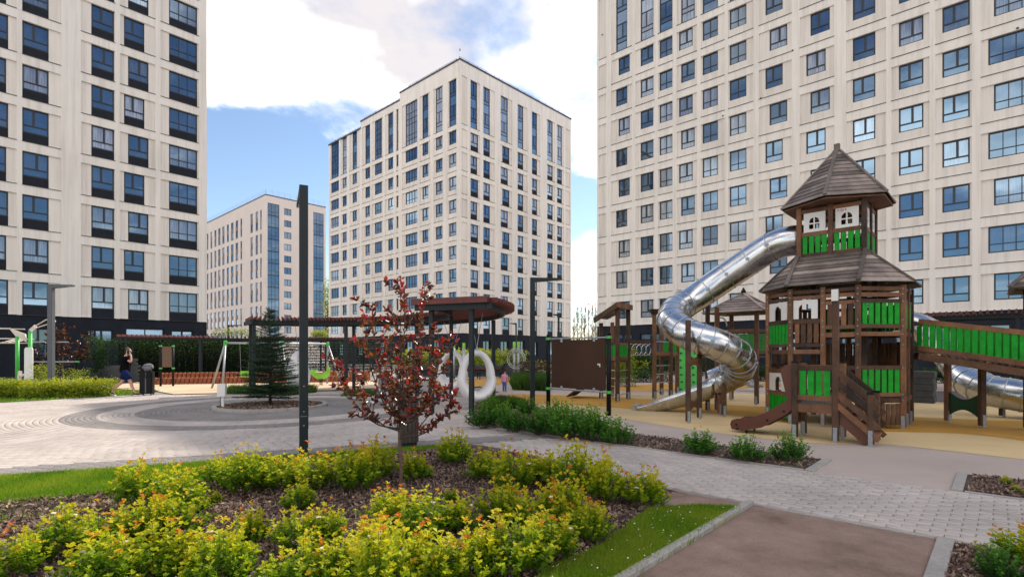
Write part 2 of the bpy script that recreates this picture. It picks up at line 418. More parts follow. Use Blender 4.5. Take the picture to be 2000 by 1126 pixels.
M['plum'] = leafy('purple_plum_leaf', [(0.0, (0.016, 0.009, 0.012)), (0.65, (0.030, 0.014, 0.016)), (0.88, (0.10, 0.015, 0.012)), (1.0, (0.28, 0.012, 0.016))], 0.30, [(0.0, (0.05, 0.012, 0.008)), (0.45, (0.26, 0.075, 0.010)), (0.62, (0.58, 0.21, 0.016)), (0.85, (0.50, 0.04, 0.02)), (1.0, (0.6, 0.02, 0.03))], rough=0.30, rnd=0.6, spec=0.6)
M['spruce'] = leafy('spruce_needles', [(0.0, (0.010, 0.026, 0.014)), (1.0, (0.055, 0.11, 0.05))], 0.15)
M['grass'] = leafy('lawn_grass', [(0.0, (0.04, 0.12, 0.008)), (0.5, (0.14, 0.28, 0.014)), (1.0, (0.32, 0.38, 0.04))], 0.45)
M['tallgrass'] = leafy('tall_grass', [(0.0, (0.02, 0.06, 0.01)), (1.0, (0.09, 0.17, 0.025))], 0.35)
M['dryflower'] = plain('cream_flower_head', (0.62, 0.52, 0.42), 0.8)
M['grit'] = tinted('grit', (0.17, 0.11, 0.085), (0.42, 0.34, 0.29), 0.9, 60, 0.2, 0.1)
M['mulch'] = tinted('bark_chip', (0.06, 0.033, 0.022), (0.48, 0.315, 0.235), 0.9, 60, 0.2, 0.1)

def soil_mat(name, stops, sc=3.0):
    m, t, b = new_mat(name); v = pos_vec(t)
    big = noise_node(t, v, sc, 6, 0.65); fine = noise_node(t, v, 95, 4, 0.7)
    c = ramp_node(t, big, stops)
    c = mix_rgb(t, 1.0, c, ramp_node(t, fine, [(0.3, (0.62,) * 3), (0.72, (1.18,) * 3)]), 'MULTIPLY')
    t.links.new(c, b.inputs['Base Color']); b.inputs['Roughness'].default_value = 0.95; bump(t, b, fine, 0.6, 0.012)
    return m
M['dirt'] = soil_mat('bare_brown_earth', [(0.30, (0.18, 0.108, 0.076)), (0.5, (0.31, 0.198, 0.148)), (0.72, (0.40, 0.275, 0.215))], 1.6)
M['soil'] = soil_mat('mulched_soil', [(0.30, (0.05, 0.034, 0.026)), (0.6, (0.11, 0.075, 0.055)), (0.75, (0.17, 0.12, 0.088))], 2.5)
M['turf'] = soil_mat('turf_base', [(0.30, (0.020, 0.045, 0.010)), (0.6, (0.045, 0.085, 0.018)), (0.8, (0.08, 0.085, 0.035))], 2.0)
# ================================================================== GROUND
def inside(P, poly):
    P = np.asarray(P); x, y = P[:, 0], P[:, 1]; c = np.zeros(len(P), bool); n = len(poly)
    for i in range(n):
        x0, y0 = poly[i]; x1, y1 = poly[(i + 1) % n]
        if y0 == y1: continue
        k = ((y0 > y) != (y1 > y)) & (x < (x1 - x0) * (y - y0) / (y1 - y0) + x0)
        c ^= k
    return c
def sample(poly, n):
    a = np.array(poly); lo, hi = a.min(0), a.max(0); out = []
    got = 0
    while got < n:
        P = rng.uniform(lo, hi, (n * 2, 2)); P = P[inside(P, poly)]; out.append(P); got += len(P)
        if got == 0: break
    return np.concatenate(out)[:n]
def sheet(name, poly, z, m, label, cat):
    me = bpy.data.meshes.new(name); me.from_pydata([(x, y, z) for x, y in poly], [], [list(range(len(poly)))])
    me.materials.append(m); me.update()
    if me.polygons[0].normal.z < 0: me.flip_normals()
    return tag(inst(name, me), label, cat, kind='structure')
def smooth_poly(pts, per=4):
    v = [Vector((*p, 0)) for p in pts]; n = len(v); out = []
    for i in range(n):
        a, b, c, d = v[i - 1], v[i], v[(i + 1) % n], v[(i + 2) % n]
        for k in range(per):
            t = k / per
            q = 0.5 * ((2 * b) + (c - a) * t + (2 * a - 5 * b + 4 * c - d) * t * t + (3 * b - a - 3 * c + d) * t ** 3)
            out.append((q.x, q.y))
    return out

sheet('ground', [(-600, -60), (600, -60), (600, 900), (-600, 900)], -0.03, M['ground'], 'pale paved estate ground reaching to the horizon', 'ground')

EDGE_P, EDGE_D = Vector((-6.79, 7.03)), Vector((0.920, 0.391))      # straight near edge of the plaza
EDGE_N = Vector((-EDGE_D.y, EDGE_D.x))
def edge(t, n=0.0): v = EDGE_P + EDGE_D * t + EDGE_N * n; return (v.x, v.y)
TREE_C = Vector((-7.3, 16.1))
plaza_poly = [edge(-12), edge(8.35), wu(-9.0, 8.1), wu(-13.25, 12.6), (-1.6, 20.5), (-4.6, 23.0), (-8.1, 23.0), (-11.4, 21.0), (-14.9, 20.5), (-16.84, 17.4), (-24, 14.0), (-24, -0.3)]
path_poly = [edge(6.55), edge(8.35), wu(12, 8.2), wu(12, 6.0), wu(-1.95, 6.0), wu(-2.78, 5.97), (0.17, 8.71), (-0.36, 9.33)]
plaza = sheet('plaza', plaza_poly, 0.0, M['joint'], 'round plaza of concentric light and grey pavers around the spruce', 'plaza')
path = sheet('path', path_poly, 0.002, M['joint'], 'light paver path running right between the planting beds', 'path')

# ---- pavers: real blocks with recessed joints
def paver_blocks(corners, z, tint):
    """corners (N,4,2) counter-clockwise; returns verts, quads, tint for blocks with a small chamfer"""
    C = np.asarray(corners); N = len(C); cen = C.mean(1, keepdims=True)
    rnd_ = rng.normal(0, 0.0006, (N, 1)) + z
    tilt = rng.normal(0, 0.0003, (N, 4))
    d = C - cen; L = np.linalg.norm(d, axis=2, keepdims=True)
    inn = C - d / L * 0.007
    V = np.zeros((N, 12, 3))
    V[:, 0:4, :2] = inn; V[:, 0:4, 2] = rnd_ + tilt
    V[:, 4:8, :2] = C; V[:, 4:8, 2] = rnd_ + tilt - 0.005
    V[:, 8:12, :2] = C; V[:, 8:12, 2] = -0.005
    q = [[0, 1, 2, 3]]
    for i in range(4):
        j = (i + 1) % 4
        q += [[4 + i, 4 + j, j, i], [8 + i, 8 + j, 4 + j, 4 + i]]
    Fq = (np.array(q)[None] + (np.arange(N) * 12)[:, None, None]).reshape(-1, 4)
    return V.reshape(-1, 3), Fq, np.repeat(tint, 12)
def lay(parent, corners, dark, keep=300):
    corners = np.asarray(corners); dark = np.asarray(dark); cen = corners.mean(1)
    ang = np.abs(cen[:, 0]) / np.maximum(cen[:, 1], 0.1)
    vis = (ang < 1.0) & (cen[:, 1] > 3.9) & ~((cen[:, 0] < 2) & (cen[:, 1] < 8) & (cen[:, 0] > -4))
    order = np.argsort(np.where(vis, cen[:, 1], 1e3))[:keep]
    single = np.zeros(len(cen), bool); single[order] = True
    tint = np.clip(rng.normal(0.5, 0.2, len(cen)), 0, 1)
    for dk, mt in ((False, M['paver']), (True, M['paverd'])):
        k = (~single) & (dark == dk)
        if k.any():
            V, Fq, tn = paver_blocks(corners[k], 0.018, tint[k])
            tag(inst('paver_field', np_mesh('paver_field', V, Fq, mt, tn), parent), kind='stuff')
    for i in order:
        V, Fq, tn = paver_blocks(corners[i:i + 1] - cen[i], 0.018, tint[i:i + 1])
        inst('paver', np_mesh('paver', V, Fq, M['paverd'] if dark[i] else M['paver'], tn), parent, (cen[i][0], cen[i][1], 0))
# straight path, running bond along the path
rows, dk = [], []
g_ = 0.004
for j, u in enumerate(np.arange(6.06, 8.18, 0.106)):
    for w in np.arange(-9.5, 6.0, 0.212):
        w0 = w + (0.106 if j % 2 else 0) + random.uniform(-.003, .003)
        rows.append([wu(w0 + g_, u + g_), wu(w0 + .212 - g_, u + g_), wu(w0 + .212 - g_, u + .106 - g_), wu(w0 + g_, u + .106 - g_)])
rows = np.array(rows); k = inside(rows.mean(1), path_poly)
k &= ((rows.mean(1) - np.array(EDGE_P)) @ np.array(EDGE_N)) < -0.06
rows = rows[k]; lay(path, rows, np.zeros(len(rows), bool))
# plaza: straight grey border courses, then rings round the spruce bed
cr, dkk = [], []
for j in range(6):
    for t in np.arange(-9, 8.6, 0.2):
        t0 = t + (0.1 if j % 2 else 0); n0 = j * 0.108
        cr.append([edge(t0 + g_, n0 + g_), edge(t0 + .2 - g_, n0 + g_), edge(t0 + .2 - g_, n0 + .108 - g_), edge(t0 + g_, n0 + .108 - g_)]); dkk.append(True)
r = 1.62
while r < 14.5:
    n = int(2 * math.pi * r / 0.2); off = random.random()
    for i in range(n):
        a0 = 2 * math.pi * (i + off) / n; a1 = 2 * math.pi * (i + 1 + off) / n
        am = (a0 + a1) / 2; cx, cy = TREE_C.x + r * math.cos(am), TREE_C.y + r * math.sin(am)
        if cy > 22.5 or cy < 3.5 or abs(cx) > cy * 1.15 + 0.5: continue
        if (cx - EDGE_P.x) * EDGE_N.x + (cy - EDGE_P.y) * EDGE_N.y < 0.70: continue
        ga = g_ / r
        q4 = []
        for rr, aa in ((r + g_, a0 + ga), (r + g_, a1 - ga), (r + .118 - g_, a1 - ga), (r + .118 - g_, a0 + ga)):
            q4.append((TREE_C.x + rr * math.cos(aa), TREE_C.y + rr * math.sin(aa)))
        q4 = [q4[0], q4[3], q4[2], q4[1]]
        cr.append(q4); dkk.append(r < 3.35 or 4.2 < r < 4.92)
    r += 0.118
cr = np.array(cr); dkk = np.array(dkk); k = inside(cr.mean(1), plaza_poly)
lay(plaza, cr[k], dkk[k])

# ---- play surfaces
sheet('rubber_surface', [wu(-9.0, 8.1), wu(30, 8.2), wu(30, 40), wu(-20, 40), wu(-22, 20), wu(-15.5, 16), wu(-13.25, 12.6)], 0.010, M['rubber'], 'grey rubber surfacing round the wooden playground', 'play surface')
cream_poly = smooth_poly([gr(1180, 812), gr(1330, 836), gr(1450, 852), gr(1590, 866), gr(1720, 868), gr(1850, 881), gr(2000, 898), gr(2300, 928), gr(2350, 812), gr(2000, 786), gr(1800, 780), gr(1600, 773), gr(1400, 768), gr(1200, 769), gr(1000, 772), gr(985, 790), gr(1080, 797)])
sheet('cream_play_surface', cream_poly, 0.014, M['cream_rub'], 'cream rubber safety surface under the wooden castle', 'play surface')
sheet('ochre_play_patch', smooth_poly([gr(1000, 770), gr(1150, 774), gr(1300, 782), gr(1400, 790), gr(1560, 800), gr(1560, 826), gr(1440, 813), gr(1380, 807), gr(1260, 801), gr(1140, 792), gr(1000, 786)]), 0.018, M['yel_rub'], 'ochre rubber patch under the spiral tube slide', 'play surface')
sheet('ochre_play_patch', smooth_poly([gr(1640, 812), gr(1760, 814), gr(1880, 819), gr(2060, 828), gr(2080, 868), gr(1900, 849), gr(1760, 844), gr(1640, 838)]), 0.018, M['yel_rub'], 'ochre rubber patch under the sloping bridge', 'play surface')
sheet('ochre_play_patch', smooth_poly([gr(1180, 757), gr(1300, 750), gr(1500, 748), gr(1520, 755), gr(1400, 759), gr(1250, 764)]), 0.018, M['yel_rub'], 'far ochre rubber patch below the ring ladder', 'play surface')
sheet('ochre_play_patch', smooth_poly([gr(850, 748), gr(960, 738), gr(1060, 738), gr(1060, 745), gr(960, 752), gr(860, 762)]), 0.018, M['yel_rub'], 'ochre rubber patch behind the white pod swings', 'play surface')
sheet('plum_play_surface', [gr(1690, 778), gr(1960, 792), gr(2200, 800), gr(2200, 768), gr(1690, 762)], 0.018, M['plumrub'], 'dark plum rubber surface behind the sloping bridge', 'play surface')
sheet('sand_yard', [(-13.6, 21.3), (-8.2, 23.6), (-4.5, 26.5), (-8, 31.5), (-21.5, 31.0), (-20.0, 25.5), (-15.2, 22.8)], 0.004, M['sand'], 'bright sandy yard under the swing frame', 'yard')

# ---- planting beds, lawns, bare earth
bed_poly = [edge(-10, -.01), edge(6.5, -.01), (-0.40, 9.28), (0.13, 8.68), wu(-2.82, 5.92), wu(-2.0, 5.94), wu(-2.0, 0.6), wu(-12, -8)]
sheet('planting_bed', bed_poly, 0.012, M['soil'], 'mulched foreground bed planted with golden shrubs', 'planting bed')
lawnL = [edge(-10, -.03), edge(6.3, -.03), (-1.25, 8.95), (-2.3, 8.35), (-3.3, 7.35), (-4.0, 6.75), (-4.6, 6.2), (-5.5, 5.75), (-7.5, 5.05), (-12, 3.4)]
lawnR = [wu(-2.02, 5.72), (1.95, 5.62), (1.45, 5.52), (1.15, 5.1), (0.75, 4.45), (0.25, 3.95), (-0.2, 2.9), wu(-2.02, 1.2)]
sheet('lawn', lawnL, 0.020, M['turf'], 'sunlit strip of lawn along the plaza edge', 'lawn')
sheet('lawn', lawnR, 0.020, M['turf'], 'shaded lawn with white clover beside the concrete kerb', 'lawn')
lawnF = [(-16.7, 17.5), (-14.8, 20.6), (-15.4, 23.2), (-21, 23.6), (-28, 24.5), (-32, 20), (-24, 14.1)]
sheet('lawn', lawnF, 0.02, M['turf'], 'far lawn under the yellow hedges and grey lamp', 'lawn')
lawnG = [(-40, 30), (-28, 33), (-21, 36.5), (-27, 42.5), (-37, 33.5)]
sheet('lawn', lawnG, 0.016, M['turf'], 'narrow lawn at the foot of the left block', 'lawn')
sheet('bare_earth', [wu(-1.965, 5.95), wu(-0.42, 5.95), wu(-0.42, 0.6), wu(-1.965, 0.6)], 0.012, M['dirt'], 'bare brown earth rectangle between two concrete kerbs', 'earth')
sheet('bare_earth', [wu(-2.06, 5.93), wu(-2.06, 5.68), (1.95, 5.60), (1.50, 5.50), (1.25, 5.75), (1.62, 6.35), wu(-2.82, 5.90)], 0.017, M['dirt'], 'bare strip of earth between the shaded lawn and the path', 'earth')
bedS = [wu(-9.0, 8.22), wu(-2.03, 8.22), wu(-2.03, 9.2), wu(-5.6, 9.55), wu(-8.2, 11.1), wu(-11.0, 12.6), wu(-12.9, 12.9), wu(-13.2, 12.5)]
bedR = [wu(-0.34, 8.22), wu(10, 8.22), wu(10, 9.4), wu(-0.34, 9.4)]
bedC = [wu(-0.30, 5.92), wu(8, 5.92), wu(8, 1.0), wu(-0.30, 1.0)]
sheet('planting_bed', bedS, 0.022, M['soil'], 'dark mulched strip bed between path and playground', 'planting bed')
sheet('planting_bed', bedR, 0.022, M['soil'], 'small mulched bed at the right frame edge beyond the path', 'planting bed')
sheet('planting_bed', bedC, 0.016, M['soil'], 'mulched bed in the bottom right corner', 'planting bed')

# ---- kerbs, stone by stone
def kerb(label, p, q, wdt, top, stone=1.0, name='kerb'):
    p, q = Vector(p), Vector(q); L = (q - p).length; d = (q - p) / L; n = max(1, round(L / stone)); s = L / n
    root = empty(name, (p.x, p.y, 0), math.atan2(d.y, d.x)); tag(root, label, 'kerb', kind='structure')
    for i in range(n):
        b = MB(); c = 0.006; a0, a1 = i * s + .003, (i + 1) * s - .003; h = top + random.uniform(-.002, .002)
        b.add([(a0, 0, -.05), (a1, 0, -.05), (a1, wdt, -.05), (a0, wdt, -.05), (a0, 0, h - c), (a1, 0, h - c), (a1, wdt, h - c), (a0, wdt, h - c), (a0 + c, c, h), (a1 - c, c, h), (a1 - c, wdt - c, h), (a0 + c, wdt - c, h)],
              [(0, 1, 5, 4), (1, 2, 6, 5), (2, 3, 7, 6), (3, 0, 4, 7), (4, 5, 9, 8), (5, 6, 10, 9), (6, 7, 11, 10), (7, 4, 8, 11), (8, 9, 10, 11)])
        b.build('kerb_stone', M['concrete'], root)
    return root
kerb('concrete kerb between the shaded lawn and the bare earth', wu(-1.97, 0.6), wu(-1.97, 5.98), 0.08, 0.055)
kerb('thin flush kerb between the bare earth and the path', wu(-1.87, 5.955), wu(-0.44, 5.955), 0.05, 0.026)
kerb('wide concrete kerb between the bare earth and the corner bed', wu(-0.30, 0.6), wu(-0.30, 5.98), 0.12, 0.045)
kerb('thin flush kerb between the corner bed and the path', wu(-0.30, 5.93), wu(8, 5.93), 0.05, 0.03)
kerb('short kerb closing the right end of the strip bed', wu(-1.91, 8.2), wu(-1.91, 9.25), 0.11, 0.04, 0.5)
kerb('flush kerb along the path edge of the strip bed', wu(-9.0, 8.20), wu(-2.03, 8.20), 0.045, 0.028)
kerb('short kerb closing the left end of the right bed', wu(-0.34, 8.2), wu(-0.34, 9.45), 0.11, 0.04, 0.5)
kerb('flush kerb along the path edge of the right bed', wu(-0.33, 8.20), wu(8, 8.20), 0.045, 0.028)
kr = empty('kerb_ring', (TREE_C.x, TREE_C.y, 0)); tag(kr, 'round concrete kerb circling the spruce bed', 'kerb', kind='structure')
nst = 14
for i in range(nst):
    b = MB(); a0 = 2 * math.pi * i / nst + .004; a1 = 2 * math.pi * (i + 1) / nst - .004; ring = []
    for rr, seq in ((1.60, range(5)), (1.48, reversed(range(5)))):
        for j in seq: a = a0 + (a1 - a0) * j / 4; ring.append((rr * math.cos(a), rr * math.sin(a)))
    b.prism(ring, -.05, .10); b.build('kerb_stone', M['concrete'], kr)
sheet('spruce_bed', [(TREE_C.x + 1.49 * math.cos(a), TREE_C.y + 1.49 * math.sin(a)) for a in np.linspace(0, 2 * math.pi, 40)[:-1]], 0.06, M['soil'], 'round mulched bed under the spruce', 'planting bed')

# ---- loose bark chips, grass blades
def chips(name, poly, n, label, z=0.015, size=(0.018, 0.05), m='mulch'):
    P = sample(poly, n); a = rng.uniform(0, 6.283, n); l = rng.uniform(*size, n) / 2; w = l * rng.uniform(.2, .45, n)
    dx = np.stack([np.cos(a), np.sin(a)], 1); dy = np.stack([-np.sin(a), np.cos(a)], 1)
    V = np.zeros((n, 4, 3)); t1 = rng.normal(0, .010, n); t2 = rng.normal(0, .006, n); zz = z + rng.uniform(.004, .03, n) * (size[1] / .05); t1 *= size[1] / .05 * (1 if size[1] > .02 else .3); t2 *= size[1] / .05 * (1 if size[1] > .02 else .3)
    for i, (sx, sy) in enumerate(((-1, -1), (1, -1), (1, 1), (-1, 1))):
        V[:, i, :2] = P + dx * (sx * l)[:, None] + dy * (sy * w)[:, None]; V[:, i, 2] = zz + sx * t1 + sy * t2
    o = inst(name, np_mesh(name, V.reshape(-1, 3), np.arange(n * 4).reshape(-1, 4), M[m], np.repeat(np.clip(rng.beta(1.3, 1.9, n), 0, 1), 4)))
    return tag(o, label, 'mulch', kind='stuff')
near_bed = [(-7, 2.6), (-7.5, 5.2), (-4.5, 6.3), (-3.2, 7.4), (-2.2, 8.4), (-0.9, 9.3), (0.1, 8.6), wu(-2.85, 5.9), (1.4, 5.5), (0.7, 4.4), (-0.3, 2.6)]
chips('bark_mulch', near_bed, 52000, 'reddish bark mulch between the golden shrubs')
chips('bark_mulch', bedS, 12000, 'dark bark mulch on the strip bed', .025)
chips('bark_mulch', [wu(-0.3, 8.25), wu(3, 8.25), wu(3, 9.38), wu(-0.3, 9.38)], 5000, 'dark bark mulch on the right hand bed', .025)
chips('bark_mulch', [wu(-0.29, 5.92), wu(1.2, 5.92), wu(1.2, 3.2), wu(-0.29, 3.2)], 14000, 'bark mulch in the bottom right corner', .018)
chips('bark_mulch', [(TREE_C.x + 1.45 * math.cos(a), TREE_C.y + 1.45 * math.sin(a)) for a in np.linspace(0, 6.28, 24)[:-1]], 3500, 'bark mulch round the spruce trunk', .06, (.03, .07))
chips('earth_litter', [wu(-1.85, 5.9), wu(-0.44, 5.9), wu(-0.44, 2.5), wu(-1.85, 2.5)], 1500, 'small stones and litter on the bare earth', .003, (.004, .014), 'grit')
chips('path_debris', [wu(-5.5, 6.2), wu(3, 6.1), wu(3, 8.1), wu(-7, 8.1)], 260, 'scattered bark bits and dry leaves on the path', .017, (.008, .02))
def blades(name, poly, n, label, h=(.025, .06), w=.006, z=.02, m='grass', lean=.5, cat='grass', hole=None, P=None):
    if P is None: P = sample(poly, n)
    if hole: P = P[np.hypot(P[:, 0] - hole[0], P[:, 1] - hole[1]) > hole[2] * rng.uniform(.6, 1.1, len(P))]
    n = len(P); a = rng.uniform(0, 6.283, n); hh = rng.uniform(*h, n); b = rng.uniform(0, 6.283, n); le = rng.uniform(0, lean, n) * hh
    V = np.zeros((n, 4, 3)); s = np.stack([np.cos(a), np.sin(a)], 1) * w / 2; ld = np.stack([np.cos(b), np.sin(b)], 1) * le[:, None]
    V[:, 0, :2] = P - s; V[:, 1, :2] = P + s; V[:, 2, :2] = P + ld * .45 + s * .7; V[:, 3, :2] = P + ld
    V[:, 0:2, 2] = z; V[:, 2, 2] = z + hh * .6; V[:, 3, 2] = z + hh
    patch = np.array([mnoise.noise(Vector((p[0] * 1.6, p[1] * 1.6, 3.3))) for p in P])
    tn = np.clip(.56 + patch * .45 + rng.normal(0, .16, n), 0, 1)
    o = inst(name, np_mesh(name, V.reshape(-1, 3), np.arange(n * 4).reshape(-1, 4), M[m], np.repeat(tn, 4)))
    return tag(o, label, cat, kind='stuff')
lawnLv = [edge(-2.5, -.03), edge(6.3, -.03), (-1.25, 8.95), (-2.3, 8.35), (-3.3, 7.35), (-4.0, 6.75), (-4.6, 6.2), (-5.5, 5.75), (-7.5, 5.05), (-9.5, 4.6), (-9.3, 6.0)]
blades('lawn_grass', lawnLv, 90000, 'short sunlit grass on the lawn along the plaza')
blades('lawn_grass', lawnR, 52000, 'short dark grass on the lawn beside the kerb', hole=(0.95, 4.95, .17))
blades('lawn_grass', lawnF, 26000, 'bright grass on the far lawn by the lamp', (.05, .10), .02)
blades('edge_grass', [wu(-2.08, 5.6), wu(-1.95, 5.6), wu(-1.95, 2.6), wu(-2.12, 2.6)], 700, 'grass tufts spilling over the kerb', (.03, .07))
blades('weed_tufts', [(-7, 4.5), (-4.8, 6.1), (-3.2, 7.3), (-2.6, 7.0), (-5, 5.0), (-6.5, 4.0)], 2500, 'sparse grass running into the mulch', (.02, .05))
# clover flowers on the shaded lawn
P = sample(lawnR, 75); V = []; Fq = []
for i, (x, y) in enumerate(P):
    s = random.uniform(.004, .009); z = random.uniform(.05, .075)
    V += [(x - s, y, z), (x, y - s, z), (x + s, y, z), (x, y + s, z), (x, y, z + s)]; b = i * 5
    Fq += [[b, b + 1, b + 4], [b + 1, b + 2, b + 4], [b + 2, b + 3, b + 4], [b + 3, b, b + 4]]
tag(inst('clover_flowers', np_mesh('clover_flowers', V, Fq, M['whiteboard'])), 'tiny white clover flowers in the shaded lawn', 'flowers', kind='stuff')
# ================================================================== BUILDINGS
_wc = {}
def window_parts(w, h, layout, split=0.45):
    key = (round(w, 2), round(h, 2), layout, split)
    if key in _wc: return _wc[key]
    fr = MB(); o = 0.085; t = 0.07; panes = []
    def bar(x0, z0, x1, z1, y0=0.0): fr.box(x0, y0, z0, x1, t, z1)
    bar(0, 0, w, o); bar(0, h - o, w, h); bar(0, o, o, h - o); bar(w - o, o, w, h - o)
    iw, ih = w - 2 * o, h - 2 * o
    def pane(x0, z0, x1, z1, kind='pane'): panes.append((x0, z0, x1, z1, kind))
    if layout == 'std':
        zt = o + ih * 0.27; m = 0.09; xs = o + iw * split
        bar(o, zt, w - o, zt + m); bar(xs - m * .75, zt + m, xs + m * .75, h - o, -.004)
        pane(o, o, w - o, zt); pane(o, zt + m, xs - m * .75, h - o); pane(xs + m * .75, zt + m, w - o, h - o)
    elif layout[:4] == 'balc':
        n = int(layout[4:]); m = 0.05; zt = o + ih * .30; bar(o, zt, w - o, zt + m)
        for i in range(1, n):
            xx = o + iw * i / n; bar(xx - m / 2, o, xx + m / 2, zt, -.004); bar(xx - m / 2, zt + m, xx + m / 2, h - o, -.004)
        for i in range(n):
            a = o + iw * i / n + (m / 2 if i else 0); b = o + iw * (i + 1) / n - (m / 2 if i < n - 1 else 0)
            pane(a, o, b, zt); pane(a, zt + m, b, h - o)
    elif layout == 'tall':
        m = 0.07; zs = [o, .9, 1.35, 2.75, 4.0, 4.45, h - o]
        for z in zs[1:-1]: bar(o, z - m / 2, w - o, z + m / 2)
        for i in range(6):
            z0 = zs[i] + (m / 2 if i else 0); z1 = zs[i + 1] - (m / 2 if i < 5 else 0)
            if i in (2, 5):
                xs = o + iw * split; bar(xs - m / 2, z0, xs + m / 2, z1, -.004); pane(o, z0, xs - m / 2, z1); pane(xs + m / 2, z0, w - o, z1)
            else: pane(o, z0, w - o, z1, 'bluepanel' if i in (0, 3) else 'pane')
    elif layout == 'tall4':
        m = 0.05; n = 4; zs = [o, .8, 1.5, 3.0, 3.8, 4.6, h - o]
        for z in zs[1:-1]: bar(o, z - m / 2, w - o, z + m / 2)
        for i in range(1, n): xx = o + iw * i / n; bar(xx - m / 2, o, xx + m / 2, h - o, -.004)
        for k in range(6):
            for i in range(n): pane(o + iw * i / n, zs[k] + m / 2, o + iw * (i + 1) / n, zs[k + 1] - m / 2, 'bluepanel' if k == 0 else 'pane')
    elif layout == 'two':
        m = 0.07; xs = o + iw * split; bar(xs - m / 2, o, xs + m / 2, h - o); pane(o, o, xs - m / 2, h - o); pane(xs + m / 2, o, w - o, h - o)
    else: pane(o, o, w - o, h - o)
    fm = fr.mesh('window', M['frame']); pl = []
    for x0, z0, x1, z1, k in panes:
        pk = ('p', round(x1 - x0, 2), round(z1 - z0, 2), k)
        if pk not in _wc: _wc[pk] = MB().quad((0, 0, 0), (x1 - x0, 0, 0), (x1 - x0, 0, z1 - z0), (0, 0, z1 - z0)).mesh('pane', M[k])
        pl.append((_wc[pk], (x0, .045, z0)))
    _wc[key] = (fm, pl); return _wc[key]
brnd = random.Random(5)
class Face:      # one facade: its own frame inside the building
    def __init__(s, root, off, rz): s.root = root; s.off = Vector(off); s.rz = rz; s.c, s.s = math.cos(rz), math.sin(rz)
    def put(s, name, me, x, y, z):
        return inst(name, me, s.root, (s.off.x + s.c * x - s.s * y, s.off.y + s.s * x + s.c * y, z), (0, 0, s.rz))
    def window(s, x, z, w, h, layout, split=.45, curtain=None, y=.18):
        fm, pl = window_parts(w, h, layout, split)
        o = s.put('window', fm, x, y, z)
        cu = brnd.choice([0, 0, 0, 0, .05, .3, .75, .12, .5]) if curtain is None else curtain
        for me, loc in pl:
            p = inst('pane', me, o, loc)
            p['curtain'] = max(0.0, min(1.0, cu + brnd.uniform(-.06, .06)))
        return o
_pc = {}
def panel_mesh(w, h, w0, w1, z0w, blind, rib=True):
    key = (round(w, 2), round(h, 2), round(w0, 2), round(w1, 2), z0w, blind)
    if key in _pc: return _pc[key]
    b = MB(); d = 0.09; dw = 0.20
    if blind: b.quad((0, 0, 0), (w, 0, 0), (w, 0, h), (0, 0, h)); spans = [(0, w)]
    else:
        if w0 > .02: b.quad((0, 0, 0), (w0, 0, 0), (w0, 0, h), (0, 0, h))
        if w - w1 > .02: b.quad((w1, 0, 0), (w, 0, 0), (w, 0, h), (w1, 0, h))
        if z0w > .02: b.quad((w0, 0, 0), (w1, 0, 0), (w1, 0, z0w), (w0, 0, z0w)); b.quad((w0, 0, z0w), (w1, 0, z0w), (w1, dw, z0w), (w0, dw, z0w))
        b.quad((w0, 0, z0w), (w0, dw, z0w), (w0, dw, h), (w0, 0, h)); b.quad((w1, dw, z0w), (w1, 0, z0w), (w1, 0, h), (w1, dw, h))
        b.quad((w0, dw, h), (w1, dw, h), (w1, 0, h), (w0, 0, h))
        spans = [(0, w0), (w1, w)]
    for a, c in spans:
        n = int((c - a) / .36)
        for i in range(1, n + 1):
            x = a + (c - a) * i / (n + 1); b.box(x - .022, -.014, .02, x + .022, .001, h - .01)
    _pc[key] = b.mesh('cladding_panel', M['panel']); return _pc[key]
_sc = {}
def strip(w, h, d, m, name):
    key = (round(w, 2), h, d, name)
    if key not in _sc: _sc[key] = MB().box(0, 0, 0, w, d, h).mesh(name, m)
    return _sc[key]
PH = 2.36
